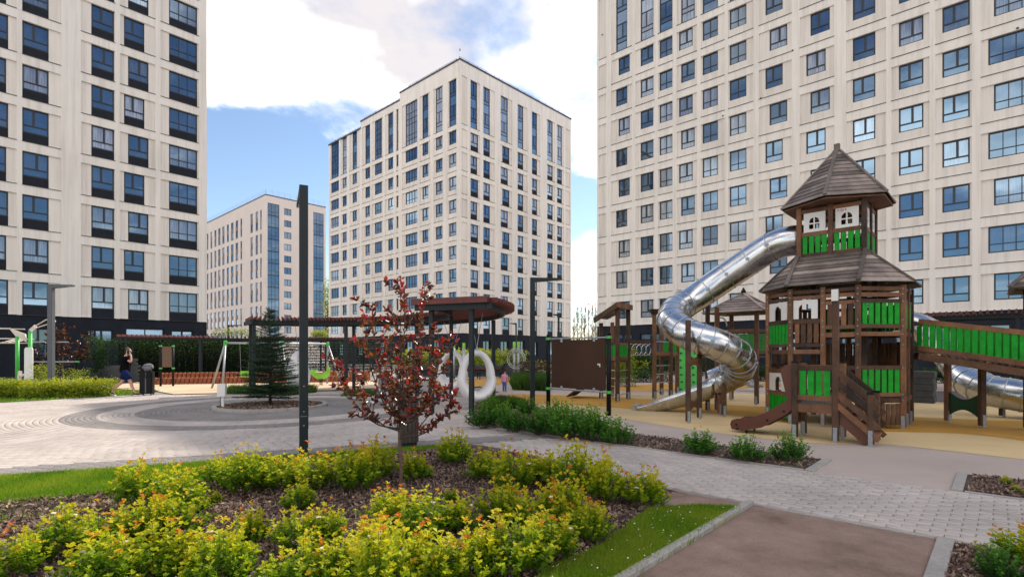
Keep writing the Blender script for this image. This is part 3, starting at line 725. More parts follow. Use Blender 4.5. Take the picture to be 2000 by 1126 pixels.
def facade(root, off, rz, L, H, rows, bays, wallmat, wtop=1.70, steps=None, zb=0.0):
    """rows: (z0, panel height, tall?)  bays: (s0, s1, [(w0, w1) even, odd], layout, dark spandrel?)"""
    fc = Face(root, off, rz); wb = MB(); d = 0.10
    zprev = zb
    bays = sorted(bays, key=lambda t: t[0])
    def top(x): 
        if not steps: return H
        return [h for a, b_, h in steps if a - .001 <= x <= b_ + .001][0]
    for ri, (z0, ph, tall) in enumerate(rows):
        wb.quad((0, 0, zprev), (L, 0, zprev), (L, 0, z0), (0, 0, z0)); x = 0.0
        for s0, s1, *_ in bays:
            if s0 > x: wb.quad((x, 0, z0), (s0, 0, z0), (s0, 0, z0 + ph), (x, 0, z0 + ph))
            wb.quad((s0, 0, z0), (s0, d, z0), (s0, d, z0 + ph), (s0, 0, z0 + ph)); wb.quad((s1, d, z0), (s1, 0, z0), (s1, 0, z0 + ph), (s1, d, z0 + ph))
            wb.quad((s0, d, z0 + ph), (s1, d, z0 + ph), (s1, 0, z0 + ph), (s0, 0, z0 + ph)); wb.quad((s0, 0, z0), (s1, 0, z0), (s1, d, z0), (s0, d, z0))
            x = s1
        if x < L: wb.quad((x, 0, z0), (L, 0, z0), (L, 0, z0 + ph), (x, 0, z0 + ph))
        zprev = z0 + ph
        for s0, s1, wins, layout, dark in bays:
            w = s1 - s0
            if wins is None: fc.put('cladding_panel', panel_mesh(w, ph, 0, 0, 0, True), s0, d, z0)
            else:
                wi = wins[ri % len(wins)]; a, c = wi[0] - s0, wi[1] - s0
                a = max(a, 0.0); c = min(c, w)
                zw = 0.0 if tall else round(ph - wtop, 2)
                fc.put('cladding_panel', panel_mesh(w, ph, a, c, 0.0 if dark else zw, False), s0, d, z0)
                lay_ = layout
                if tall: lay_ = 'tall4' if (c - a) > 1.9 else 'tall'
                fc.window(s0 + a + .004, z0 + zw, c - a - .008, ph - zw, lay_, .42 if (ri + int(s0)) % 2 else .56)
                if dark and not tall: fc.put('spandrel', strip(c - a - .01, zw - .004, .06, M['spandrel'], 'spandrel'), s0 + a + .005, d + .05, z0 + .001)
            fc.put('sill', strip(w + .04, .035, .07, M['sill'], 'sill'), s0 - .02, -.045, z0 - .036)
    if steps:
        for a, b_, h in steps: wb.quad((a, 0, zprev), (b_, 0, zprev), (b_, 0, h), (a, 0, h))
    else: wb.quad((0, 0, zprev), (L, 0, zprev), (L, 0, H), (0, 0, H))
    fc.put('wall', wb.mesh('wall', wallmat), 0, 0, 0)
    return fc
def core(root, x0, y0, x1, y1, z0, z1, m, name='core_wall'): return MB().box(x0, y0, z0, x1, y1, z1).build(name, m, root)
def base_storey(fc, L, zb, wins, d=.0):
    """dark brick ground floor with recessed windows and doors"""
    wb = MB(); x = 0
    for a, b_, z0, z1 in sorted(wins):
        wb.quad((x, d, 0), (a, d, 0), (a, d, zb), (x, d, zb)); wb.quad((a, d, 0), (b_, d, 0), (b_, d, z0), (a, d, z0)); wb.quad((a, d, z1), (b_, d, z1), (b_, d, zb), (a, d, zb))
        wb.quad((a, d, z0), (a, d + .2, z0), (a, d + .2, z1), (a, d, z1)); wb.quad((b_, d + .2, z0), (b_, d, z0), (b_, d, z1), (b_, d + .2, z1))
        wb.quad((a, d, z0), (b_, d, z0), (b_, d + .2, z0), (a, d + .2, z0)); wb.quad((a, d + .2, z1), (b_, d + .2, z1), (b_, d, z1), (a, d, z1))
        x = b_
        fc.window(a + .003, z0 + .003, b_ - a - .006, z1 - z0 - .006, 'std' if z0 > .3 else 'two', .5, curtain=0.0, y=d + .16)
    wb.quad((x, d, 0), (L, d, 0), (L, d, zb), (x, d, zb))
    fc.put('base_wall', wb.mesh('base_wall', M['navy']), 0, 0, 0)
def roof_rail(fc, L, z, m, h=.6, step=2.0, y=.35, bars=2, x0=0.0):
    b = MB(); n = int((L - x0) / step)
    for i in range(n + 1): x = x0 + .2 + (L - x0 - .4) * i / n; b.box(x - .02, y - .02, z, x + .02, y + .02, z + h)
    for k in range(bars): zz = z + h * (k + 1) / bars; b.box(x0 + .2, y - .015, zz - .03, L - .2, y + .015, zz - .002)
    fc.put('roof_railing', b.mesh('roof_railing', m), 0, 0, 0)
def coping(fc, x0, x1, z, m=None): fc.put('coping', MB().box(x0 - .05, -.08, z, x1 + .05, .5, z + .22).mesh('coping', m or M['roofm']), 0, 0, 0)
def rows_of(zb, pitch, n, tall): return [(zb + .02 + pitch * i, PH, False) for i in range(n)] + [(zb + .02 + pitch * n, tall, True)]

# ---- right block
bR = empty('apartment_block', (8.74, 54.5, 0), ANG1, 'large cream apartment block filling the right side behind the playground', 'building')
ZB, PITCH = 4.37, 3.03
Rb = [(0.21, 1.11, None, '', 0), (1.71, 4.04, [(2.48, 3.75), (2.19, 3.47)], 'std', 0), (4.43, 6.44, [(4.93, 6.28)], 'std', 0), (6.81, 8.26, [(6.91, 8.24)], 'balc2', 0), (8.69, 10.58, [(8.84, 10.15), (9.04, 10.34)], 'std', 0),
      (10.95, 13.03, [(11.05, 12.42)], 'balc2', 0), (13.34, 15.4, [(13.42, 14.82)], 'balc2', 0), (15.85, 18.32, [(16.32, 17.64), (16.64, 17.98)], 'std', 0), (18.91, 21.26, [(19.34, 20.68), (19.63, 20.96)], 'std', 0),
      (22.06, 24.49, [(22.45, 23.85)], 'std', 0), (24.82, 26.94, [(25.23, 26.61)], 'std', 0), (27.27, 29.12, [(27.62, 29.03)], 'std', 0), (29.58, 32.3, [(30.2, 32.2), (29.93, 31.94)], 'balc3', 0), (33.0, 35.2, [(33.4, 34.8)], 'std', 0), (35.8, 38.2, [(36.2, 37.6)], 'std', 0)]
HR = 39.9
fR = facade(bR, (0, 0, 0), 0, 46.0, HR, rows_of(ZB, PITCH, 9, 6.2), Rb, M['cream'], zb=ZB)
base_storey(fR, 46.0, ZB - .003, [(2.2, 4.0, 1.6, 3.5), (4.9, 7.6, .1, 3.5), (9, 11, 1.6, 3.5), (13, 15, 1.6, 3.5), (17, 19, 1.6, 3.5), (21, 23, 1.4, 3.5), (25, 27, 1.4, 3.5), (29, 31, 1.4, 3.5)], .03)
core(bR, .01, .32, 46, 18, 0, HR - .3, M['cream']); coping(fR, 0, 46, HR)
MB().quad((0, .32, 0), (0, 0, 0), (0, 0, HR), (0, .32, HR)).build('corner_return', M['cream'], bR)
for x, z in ((.62, 37.3 - 3.2), (16.0, 22.6), (12.9, 22.1), (18.4, 25.6), (31.3, 22.0), (31.7, 22.1)):
    MB().tube([(x, -.03, z), (x, .02, z)], .07, 8).build('vent_cap', M['sill'], bR)

# ---- left block
O = Vector((-26.2, 45.5)) - E2 * 25.04
bL = empty('apartment_block', (O.x, O.y, 0), ANG2, 'cream apartment block with dark window spandrels on the left edge', 'building')
Lb = [(10.6, 13.07, [(11.34, 12.66), (11.27, 12.56)], 'std', 1), (13.36, 15.42, [(13.36, 14.77)], 'std', 1), (16.58, 18.62, [(17.19, 18.59)], 'std', 1), (18.95, 21.25, [(19.47, 20.83), (19.21, 20.55)], 'std', 1), (21.64, 24.41, [(22.25, 24.33)], 'balc3', 1),
      (6.2, 8.6, [(6.6, 8.0)], 'std', 1), (2.6, 5.0, [(3.0, 4.4)], 'std', 1)]
fL = facade(bL, (0, 0, 0), 0, 25.04, 39.6, rows_of(4.30, 3.03, 9, 6.2), Lb, M['cream'], zb=4.30)
base_storey(fL, 25.04, 4.297, [(13.6, 14.8, 1.3, 3.4), (17.1, 18.5, 1.3, 3.4), (19.3, 21.9, .1, 3.6), (22.4, 24.0, 1.6, 3.5), (9.8, 11.2, 1.3, 3.4)], .03)
core(bL, 0, .32, 25.03, 18, 0, 39.3, M['cream']); coping(fL, 0, 25.04, 39.6)
MB().quad((25.04, 0, 0), (25.04, .32, 0), (25.04, .32, 39.6), (25.04, 0, 39.6)).build('corner_return', M['cream'], bL)

# ---- centre block, two faces, stepped roof
bC = empty('apartment_block', (-6.7, 68.1, 0), ANG2, 'tall cream apartment block in the centre with stepped roofline', 'building')
Cb = [(0.29, 1.28, None, '', 0), (1.86, 3.55, [(1.95, 3.34), (1.95, 3.15)], 'std', 1), (4.2, 6.35, [(4.2, 5.55)], 'std', 1), (7.56, 9.87, [(7.97, 9.44), (7.66, 9.12)], 'std', 1), (11.06, 13.19, [(11.06, 12.4)], 'std', 1), (14.23, 16.12, [(14.23, 15.52)], 'std', 1), (17.72, 19.74, [(17.96, 19.3)], 'std', 1), (20.26, 21.97, [(20.39, 21.65)], 'std', 1), (22.51, 23.6, None, '', 0)]
HC = 39.3
fC = facade(bC, (0, 0, 0), 0, 23.9, HC, rows_of(4.22, 3.0, 9, 6.25), Cb, M['cream'], zb=4.22)
base_storey(fC, 23.9, 4.217, [(4.2, 5.6, 1.2, 3.3), (7.6, 9.2, 1.2, 3.3), (11.2, 12.6, .1, 3.4), (14.2, 15.6, 1.2, 3.3), (18, 19.4, .1, 3.4), (20.6, 21.8, 1.2, 3.3)], .03)
LCL = 33.77
def fl(*t): return tuple(LCL - x for x in t)
def lb(p0, p1, w0, w1, lay_): a = fl(p1, p0, w1, w0); return (a[0], a[1], [(a[2], a[3])], lay_, 0)
CLb = [lb(0.65, 2.37, 0.81, 2.24, 'std'), lb(3.38, 5.31, 3.59, 4.99, 'std'), lb(6.08, 8.4, 6.58, 7.92, 'std'), lb(8.93, 12.56, 9.05, 11.81, 'balc4'), lb(13.42, 14.05, 13.44, 14.0, 'one'), lb(14.6, 16.83, 14.9, 16.17, 'std'), lb(17.38, 20.44, 17.78, 19.73, 'balc3'),
       lb(20.87, 23.26, 21.05, 22.4, 'std'), lb(23.95, 26.95, 24.88, 26.2, 'std'), lb(27.71, 29.77, 28.03, 29.34, 'std'), lb(30.34, 33.24, 30.5, 33.07, 'balc4')]
fCL = facade(bC, (0, LCL, 0), -math.pi / 2, LCL, HC, rows_of(4.22, 3.0, 9, 6.0), CLb, M['cream'], steps=[(0, LCL - 23.6, 37.2), (LCL - 23.6, LCL - 13.1, 38.25), (LCL - 13.1, LCL, HC)], zb=4.22)
base_storey(fCL, LCL, 4.217, [(3, 4.6, 1.2, 3.3), (9, 10.6, 1.2, 3.3), (15, 16.6, 1.2, 3.3), (22, 23.6, 1.2, 3.3), (28, 29.6, 1.2, 3.3)], .03)
core(bC, .32, .32, 23.89, 13.1, 0, HC - .3, M['cream']); core(bC, .32, 13.11, 23.89, 23.6, 0, 38.0, M['cream']); core(bC, .32, 23.61, 23.89, LCL, 0, 36.9, M['cream'])
MB().quad((0, 13.1, 38.2), (0.0, 13.1, HC), (18, 13.1, HC), (18, 13.1, 38.2)).build('step_wall', M['cream'], bC)
MB().quad((23.9, 0, 0), (23.9, .32, 0), (23.9, .32, HC), (23.9, 0, HC)).build('corner_return', M['cream'], bC)
coping(fC, 0, 23.9, HC)
for a, b_, h in ((0, LCL - 23.62, 37.2), (LCL - 23.58, LCL - 13.12, 38.25), (LCL - 13.08, LCL - .55, HC)):
    coping(fCL, a, b_, h)
bl = plain('blue_rail_paint', (0.03, 0.05, 0.20), 0.5)
roof_rail(fC, 22.8, HC + .2, bl, .45, 1.6, .3); roof_rail(fCL, LCL - 24.0, 37.4, bl, .45, 1.6, .3); roof_rail(fCL, LCL - 13.4, 38.45, bl, .45, 1.6, .3, x0=LCL - 23.2); roof_rail(fCL, LCL - .8, HC + .2, bl, .45, 1.6, .3, x0=LCL - 11.5)
b = MB(); b.tube([(.25, .25, HC), (.25, .25, HC + 1.5)], .04, 6); b.build('aerial_mast', M['whiteboard'], bC); MB().tube([(.25, .25, HC + 1.3), (.25, .25, HC + 1.6)], .07, 6).build('aerial_tip', M['rust'], bC)
MB().tube([(8, .6, HC), (7.8, .6, HC + 1.6)], .03, 5).build('aerial_mast', M['rail'], bC)

# ---- far block
bB = empty('apartment_block', (-60.9, 131, 0), ANG2, 'distant pinkish apartment block with blue glazed stairwells and roof railing', 'building')
HB, PB = 40.7, 3.0
fB = Face(bB, (0, 0, 0), 0)
def holed(fc, L, H, cols, rows, m, d=.15):
    wb = MB(); zp = 0
    for z0, z1 in rows:
        wb.quad((0, 0, zp), (L, 0, zp), (L, 0, z0), (0, 0, z0)); x = 0
        for a, b_ in sorted(cols):
            wb.quad((x, 0, z0), (a, 0, z0), (a, 0, z1), (x, 0, z1))
            wb.quad((a, 0, z0), (a, d, z0), (a, d, z1), (a, 0, z1)); wb.quad((b_, d, z0), (b_, 0, z0), (b_, 0, z1), (b_, d, z1)); wb.quad((a, d, z1), (b_, d, z1), (b_, 0, z1), (a, 0, z1)); wb.quad((a, 0, z0), (b_, 0, z0), (b_, d, z0), (a, d, z0))
            x = b_
        wb.quad((x, 0, z0), (L, 0, z0), (L, 0, z1), (x, 0, z1)); zp = z1
    wb.quad((0, 0, zp), (L, 0, zp), (L, 0, H), (0, 0, H)); fc.put('wall', wb.mesh('wall', m), 0, 0, 0)
# stair face: two full height glazed strips, one column of windows
gl0, gl1 = (0.48, 3.36), (12.36, 15.24)
wb = MB(); z0, z1 = 3.2, 38.9
for a, b_ in ((0, .48), (15.24, 15.82)): wb.quad((a, 0, 0), (b_, 0, 0), (b_, 0, HB), (a, 0, HB))
for a, b_ in (gl0, gl1): wb.quad((a, 0, 0), (b_, 0, 0), (b_, 0, z0), (a, 0, z0)); wb.quad((a, 0, z1), (b_, 0, z1), (b_, 0, HB), (a, 0, HB))
fB.put('wall', wb.mesh('wall', M['cream2']), 0, 0, 0)
mid = Face(bB, (3.36, 0, 0), 0)
brow = [(3.0 + PB * i + .7, 3.0 + PB * i + 2.35) for i in range(12)]
holed(mid, 9.0, HB, [(1.24, 3.09), (5.65, 6.62)], brow, M['cream2'])
for z0_, z1_ in brow:
    mid.window(1.25, z0_ + .01, 1.83, z1_ - z0_ - .02, 'two', .5, y=.12); mid.window(5.66, z0_ + .01, .95, z1_ - z0_ - .02, 'one', y=.12)
for a, b_ in (gl0, gl1):
    for i in range(12):
        fB.window(a + .01, z0 + i * 2.975 + .01, b_ - a - .02, 2.965, 'balc3', curtain=brnd.choice([0, 0, .1, .3]), y=.06)
# long face: tall pairs of windows joined by taupe spandrels
LB = 46.0; fBL = Face(bB, (0, LB, 0), -math.pi / 2)
cols = [(2.4, 3.34), (4.6, 6.2), (7.82, 9.47), (15.05, 16.18), (17.79, 19.61), (21.09, 22.97), (24.5, 26.04), (27.81, 29.61), (30.99, 32.88), (34.29, 35.94), (37.66, 39.27), (41.04, 42.38)]
cols = [(LB - b_, LB - a) for a, b_ in cols]
prow = [(2.6 + 6.0 * i, 2.6 + 6.0 * i + 4.9) for i in range(6)]
holed(fBL, LB, HB, cols, prow, M['cream2'], .2)
for a, b_ in cols:
    for z0_, z1_ in prow:
        for zz in (z0_ + .45, z1_ - 1.72): fBL.window(a + .01, zz, b_ - a - .02, 1.7, 'one', y=.12)
        fBL.put('spandrel', strip(b_ - a - .02, .44, .06, M['greysp'], 'spandrel'), a + .01, .1, z0_ + .003)
        fBL.put('spandrel', strip(b_ - a - .02, 1.02, .06, M['greysp'], 'spandrel'), a + .01, .1, z0_ + 2.155)
core(bB, .3, .3, 15.81, LB, 0, HB - .3, M['cream2'])
coping(fB, 0, 15.82, HB); coping(fBL, 0, LB - .55, HB)
roof_rail(fB, 15.8, HB + .2, M['rail'], 1.3, 1.5, .3, 3); roof_rail(fBL, LB - .6, HB + .2, M['rail'], 1.3, 1.5, .3, 3)
# ================================================================== PLAYGROUND
def part(name, m, parent, fn, smooth=False):
    b = MB(); fn(b); return b.build(name, m, parent, smooth)
def post(parent, x, y, z0, z1, w=.10, foot=True, m='wood', cap=None):
    o = part('post', M[m], parent, lambda b: b.bbox(x - w / 2, y - w / 2, z0, x + w / 2, y + w / 2, z1, .012))
    if foot:
        part('foot_bracket', M['galv'], o, lambda b: b.box(x - .034, y - w / 2 - .010, -.02, x + .034, y - w / 2 - .001, z0 + .24))
    if cap: part('post_cap', M[cap], o, lambda b: b.bbox(x - w / 2 - .006, y - w / 2 - .006, z1 + .001, x + w / 2 + .006, y + w / 2 + .006, z1 + .035, .01))
    return o
def V3(p, z): return (p[0], p[1], z)
def between(p0, p1, g): 
    p0, p1 = Vector(p0), Vector(p1); d = (p1 - p0).normalized(); return p0 + d * g, p1 - d * g
def rail(parent, p0, p1, z0, z1, t=.045, g=.05, m='wood', off=0.0):
    a, b_ = between(p0, p1, g); n = Vector((-(b_ - a).y, (b_ - a).x)).normalized() * off
    return part('rail', M[m], parent, lambda b: b.beam((a.x + n.x, a.y + n.y, (z0 + z1) / 2), (b_.x + n.x, b_.y + n.y, (z0 + z1) / 2), t, z1 - z0))
def slats(parent, p0, p1, z0, z1, n, m='green', g=.08, fill=.70, name='slat', dz=0.0, t=.024):
    a, b_ = between(p0, p1, g); L = (b_ - a).length; d = (b_ - a) / L; wd = L / n
    for i in range(n):
        c = a + d * (wd * (i + .5)); zz = dz * (i + .5) / n
        q0, q1 = c - d * wd * fill / 2, c + d * wd * fill / 2; k = random.uniform(-.004, .004)
        part(name, M[m], parent, lambda b: b.beam((q0.x, q0.y, (z0 + z1) / 2 + zz + k), (q1.x, q1.y, (z0 + z1) / 2 + zz + k), t, z1 - z0))
def board(parent, name, p0, p1, z0, loops, m='whiteboard', t=.02, g=.06):
    a, b_ = between(p0, p1, g); d = (b_ - a).normalized()
    me = shape_mesh(name, loops, t, M[m])
    return inst(name, me, parent, (a.x, a.y, z0), (0, 0, math.atan2(d.y, d.x)))
def roof_face(parent, T0, T1, B0, B1, n, m='woodroof', th=.018):
    T0, T1, B0, B1 = map(Vector, (T0, T1, B0, B1))
    nrm = (B1 - B0).cross(T0 - B0)
    if nrm.length < 1e-6: nrm = (B1 - B0).cross(T1 - B0)
    nrm.normalize()
    if nrm.z < 0: nrm = -nrm
    for i in range(n):
        f0, f1 = i / n, (i + 1.0) / n; j = random.uniform(0, .004)
        a, b_ = T0.lerp(B0, f0) + nrm * .004, T1.lerp(B1, f0) + nrm * .004
        c, d = T1.lerp(B1, f1) + nrm * (.020 + j), T0.lerp(B0, f1) + nrm * (.020 + j)
        if (b_ - a).length < .02: b_ = a + (d - c) * -.001 if False else b_
        vv = [a, b_, c, d] + [p - nrm * th for p in (a, b_, c, d)]
        part('roof_plank', M[m], parent, lambda b: b.add(vv, ((0, 1, 2, 3), (7, 6, 5, 4), (3, 2, 6, 7), (0, 3, 7, 4), (1, 0, 4, 5), (2, 1, 5, 6))))
def hip(parent, a, b_, w=.085, m='woodroof'):
    part('hip_board', M[m], parent, lambda b: b.beam(Vector(a) + Vector((0, 0, .035)), Vector(b_) + Vector((0, 0, .035)), w, .03))

# ---------------- the castle tower
CX, CY = 7.89, 12.86
ca = empty('play_tower', (CX, CY, 0), ANG1, 'tall wooden play castle with two tiered shingle roofs and green slats', 'play tower')
A = .665; MM = 1.372
oct_ = [(-A, -MM), (A, -MM), (MM, -A), (MM, A), (A, MM), (-A, MM), (-MM, A), (-MM, -A)]
for x, y in oct_: post(ca, x, y, .06, 3.12, .105)
for x, y in ((0, -MM), (MM, 0), (0, MM), (-MM, 0)): post(ca, x, y, .06, 3.12, .10)
for sx in (-1, 1):
    for sy in (-1, 1): post(ca, sx * A, sy * A, .06, 5.2, .105, foot=False, cap=None)
for x, y in ((0, -A), (A, 0), (0, A), (-A, 0)): post(ca, x, y, 3.86, 5.12, .10, foot=False)
part('deck', M['wood'], ca, lambda b: b.prism([(x * .97, y * .97) for x, y in oct_], 2.04, 2.10))
part('deck', M['wood'], ca, lambda b: b.prism([(x * .97, y * .97) for x, y in oct_], .60, .66))
part('deck', M['wood'], ca, lambda b: b.box(-A, -A, 3.80, A, A, 3.86))
fl_, fm_, frr = (-A, -MM), (0, -MM), (A, -MM); rr_ = (MM, -A); ll_ = (-MM, -A)
# front, left half: arch window board over brown slats
rail(ca, fl_, fm_, 3.0, 3.08); rail(ca, fl_, fm_, 2.88, 2.95); rail(ca, fl_, fm_, 2.32, 2.42); rail(ca, fl_, fm_, 1.79, 1.87); rail(ca, fl_, fm_, 1.63, 1.73)
board(ca, 'window_board', fl_, fm_, 2.43, [rect_loop(.0, .50, 0, .43), arch_loop(.11, .37, .0005, .345)])
slats(ca, fl_, fm_, 1.88, 2.32, 4, 'wood', .07, .72)
# front, right half: brown slats, deck beams
rail(ca, fm_, frr, 3.0, 3.08); rail(ca, fm_, frr, 2.88, 2.96); rail(ca, fm_, frr, 2.72, 2.80); rail(ca, fm_, frr, 2.18, 2.26); rail(ca, fm_, frr, 2.0, 2.10)
slats(ca, fm_, frr, 2.26, 2.72, 4, 'wood', .07, .72)
rail(ca, fm_, frr, 1.29, 1.38); rail(ca, fm_, frr, .60, .70)
# right chamfer
rail(ca, frr, rr_, 3.0, 3.085); rail(ca, frr, rr_, 2.865, 2.955); rail(ca, frr, rr_, 2.735, 2.815); rail(ca, frr, rr_, 2.19, 2.28); rail(ca, frr, rr_, 2.02, 2.11)
slats(ca, frr, rr_, 2.28, 2.74, 6, 'green', .07, .72)
rail(ca, frr, rr_, 1.30, 1.385); slats(ca, frr, rr_, .80, 1.30, 6, 'green', .07, .72); rail(ca, frr, rr_, .72, .80); rail(ca, frr, rr_, .58, .68)
slats(ca, frr, rr_, .10, .56, 8, 'wood', .07, .78)
# left chamfer
rail(ca, ll_, fl_, 3.0, 3.08); rail(ca, ll_, fl_, 2.88, 2.95); rail(ca, ll_, fl_, 2.33, 2.42); rail(ca, ll_, fl_, 1.79, 1.87); rail(ca, ll_, fl_, 1.63, 1.72)
board(ca, 'window_board', ll_, fl_, 2.43, [rect_loop(.02, .80, 0, .43), arch_loop(.26, .55, .0005, .345)])
slats(ca, ll_, fl_, 1.87, 2.33, 6, 'green', .07, .80)
rail(ca, ll_, fl_, 1.18, 1.27); board(ca, 'window_board', ll_, fl_, .74, [rect_loop(.02, .80, 0, .43), arch_loop(.26, .55, .0005, .345)]); rail(ca, ll_, fl_, .64, .73); slats(ca, ll_, fl_, .12, .64, 7, 'green', .07, .80)
# right and rear sides, seen through the openings
for p, q in ((rr_, (MM, A)), ((MM, A), (A, MM)), ((A, MM), (-A, MM)), ((-A, MM), (-MM, A)), ((-MM, A), ll_)):
    rail(ca, p, q, 3.0, 3.08); rail(ca, p, q, 2.74, 2.82); rail(ca, p, q, 2.02, 2.11); slats(ca, p, q, 2.2, 2.74, 6, 'wood' if p[0] < 0 else 'green', .07, .72); rail(ca, p, q, .58, .68)
    rail(ca, p, q, 1.30, 1.38)
for p, q in (((A, MM), (-A, MM)), ((MM, A), (A, MM))): slats(ca, p, q, .66, 1.9, 7, 'wood', .07, .88)
# upper tower, four sides of two bays
cs = [(-A, -A), (A, -A), (A, A), (-A, A)]
def four_light():
    lo = [rect_loop(0, .46, 0, .46)]
    for sx in (0, 1):
        x0 = .115 + sx * .125; lo.append(rect_loop(x0, x0 + .095, .075, .185))
        if sx == 0: lo.append([(.115, .215), (.21, .215), (.21, .345), (.175, .335), (.14, .305), (.12, .265)])
        else: lo.append([(.24, .215), (.335, .215), (.33, .265), (.31, .305), (.275, .335), (.24, .345)])
    return lo
for k in range(4):
    p, q = Vector(cs[k]), Vector(cs[(k + 1) % 4]); mid_ = (p + q) / 2
    for a_, b_ in ((p, mid_), (mid_, q)):
        if k == 3:                                  # slide side: open doorway
            rail(ca, a_, b_, 4.99, 5.08); continue
        rail(ca, a_, b_, 4.99, 5.08); rail(ca, a_, b_, 4.44, 4.53); rail(ca, a_, b_, 3.94, 4.03); rail(ca, a_, b_, 3.86, 3.90)
        slats(ca, a_, b_, 4.03, 4.45, 4, 'green', .06, .72)
        board(ca, 'window_board', a_, b_, 4.53, four_light(), g=.10)
# marker scribble on the right hand board
gx = [(.03, .40, .06, .43), (.06, .43, .08, .39), (.045, .405, .045, .37), (.10, .43, .115, .40), (.13, .44, .11, .37), (.135, .39, .165, .43), (.165, .43, .15, .37), (.19, .43, .215, .43), (.215, .43, .195, .40), (.195, .40, .22, .40)]
part('marker_scribble', M['magenta'], ca, lambda b: [b.beam((.10 + x0, -A - .0125, 4.53 + z0), (.10 + x1, -A - .0125, 4.53 + z1), .003, .010) for x0, z0, x1, z1 in gx])
# roofs
top_ = 3.94; ez = 3.17; eo, eh = 1.56, .71
for k in range(4):
    rot = Matrix.Rotation(k * math.pi / 2, 3, 'Z')
    rv = lambda x, y, z: rot @ Vector((x, y, z))
    roof_face(ca, rv(-A - .05, -A - .05, top_), rv(A + .05, -A - .05, top_), rv(-eh, -eo, ez), rv(eh, -eo, ez), 8)
    roof_face(ca, rv(A + .04, -A - .05, top_), rv(A + .05, -A - .04, top_), rv(eh, -eo, ez), rv(eo, -eh, ez), 7)
    hip(ca, rv(A + .03, -A - .03, top_ + .03), rv(eh, -eo - .02, ez)); hip(ca, rv(A + .03, -A - .03, top_ + .03), rv(eo + .02, -eh, ez))
RR = 1.25; az_ = 6.58; e5 = 5.19
hexv = [Vector((RR * math.cos(R(30 + 60 * k)), RR * math.sin(R(30 + 60 * k)), e5)) for k in range(6)]
tp = [Vector((.07 * math.cos(R(30 + 60 * k)), .07 * math.sin(R(30 + 60 * k)), az_ - .06)) for k in range(6)]
for k in range(6):
    roof_face(ca, tp[k], tp[(k + 1) % 6], hexv[k], hexv[(k + 1) % 6], 12); hip(ca, tp[k], hexv[k], .08)
part('roof_soffit', M['wood'], ca, lambda b: b.prism([(v.x * .96, v.y * .96) for v in hexv], e5 - .05, e5 - .02))
part('finial', M['woodroof'], ca, lambda b: (b.lathe([(.10, az_ - .06), (.11, az_ - .04), (.10, az_ - .02)], 12), b.bbox(-.06, -.06, az_ - .03, .06, .06, az_ + .13)))

bl_ = MB()
for x, y in oct_[:3] + [oct_[7], (0, -MM)]:
    n2 = Vector((x, y)).normalized() if abs(x) > .1 else Vector((0, -1))
    for z in (.64, .76, 1.34, 1.83, 2.06, 2.23, 2.37, 2.77, 2.92, 3.04):
        c2 = Vector((x, y - .0535, z)); bl_.box(c2.x - .012, c2.y - .008, z - .012, c2.x + .012, c2.y, z + .012)
tag(bl_.build('bolts', M['galv'], ca), kind='stuff')
# ---------------- low platform with brown slide and stairs
pf = empty('play_platform', (5.43, 10.17, 0), ANG1, 'low wooden platform with brown plastic slide and plank stairs before the castle', 'play platform')
post(pf, 0, 0, .05, 1.46, .10, cap='black'); tall = post(pf, .68, 0, .05, 2.78, .105); post(pf, 1.22, 0, .05, .92, .10, cap='black')
part('cap_board', M['whiteboard'], tall, lambda b: b.box(.625, -.075, 2.60, .735, -.058, 2.81)); part('post_cap', M['black'], tall, lambda b: b.box(.62, -.055, 2.783, .74, .055, 2.80))
post(pf, 0, .62, .05, 1.46, .10, cap='black'); post(pf, .68, .62, .05, 1.46, .10, cap='black'); post(pf, 1.22, .62, .05, .92, .10, cap='black')
for y in (0, .62):
    rail(pf, (0, y), (.68, y), 1.32, 1.42); rail(pf, (0, y), (.68, y), .76, .86); rail(pf, (0, y), (.68, y), .53, .69)
    slats(pf, (0, y), (.68, y), .80, 1.33, 4, 'green', .07, .76)
for i in range(6): part('deck_plank', M['woodroof'], pf, lambda b: b.box(.05, .04 + i * .092, .69, .63, .04 + i * .092 + .085, .72))
for i in range(10): part('bridge_plank', M['wood'], pf, lambda b: b.box(.06, .60 + i * .15, .64, .62, .60 + i * .15 + .14, .68))
for y in (.02, .60):          # stair handrails and stringers down to the right
    for k in range(4):
        z0 = 1.36 - k * .205
        part('handrail', M['wood'], pf, lambda b: b.beam((.66, y - .05 if y < .3 else y + .05, z0 - .0), (1.34, y - .05 if y < .3 else y + .05, z0 - .62), .03, .095))
    part('stringer', M['rust'], pf, lambda b: b.beam((.70, y + (.03 if y < .3 else -.03), .56), (1.22, y + (.03 if y < .3 else -.03), .10), .04, .26))
for i in range(4): part('stair_tread', M['wood'], pf, lambda b: b.box(.74 + i * .13, .06, .56 - i * .13, .92 + i * .13, .56, .595 - i * .13))
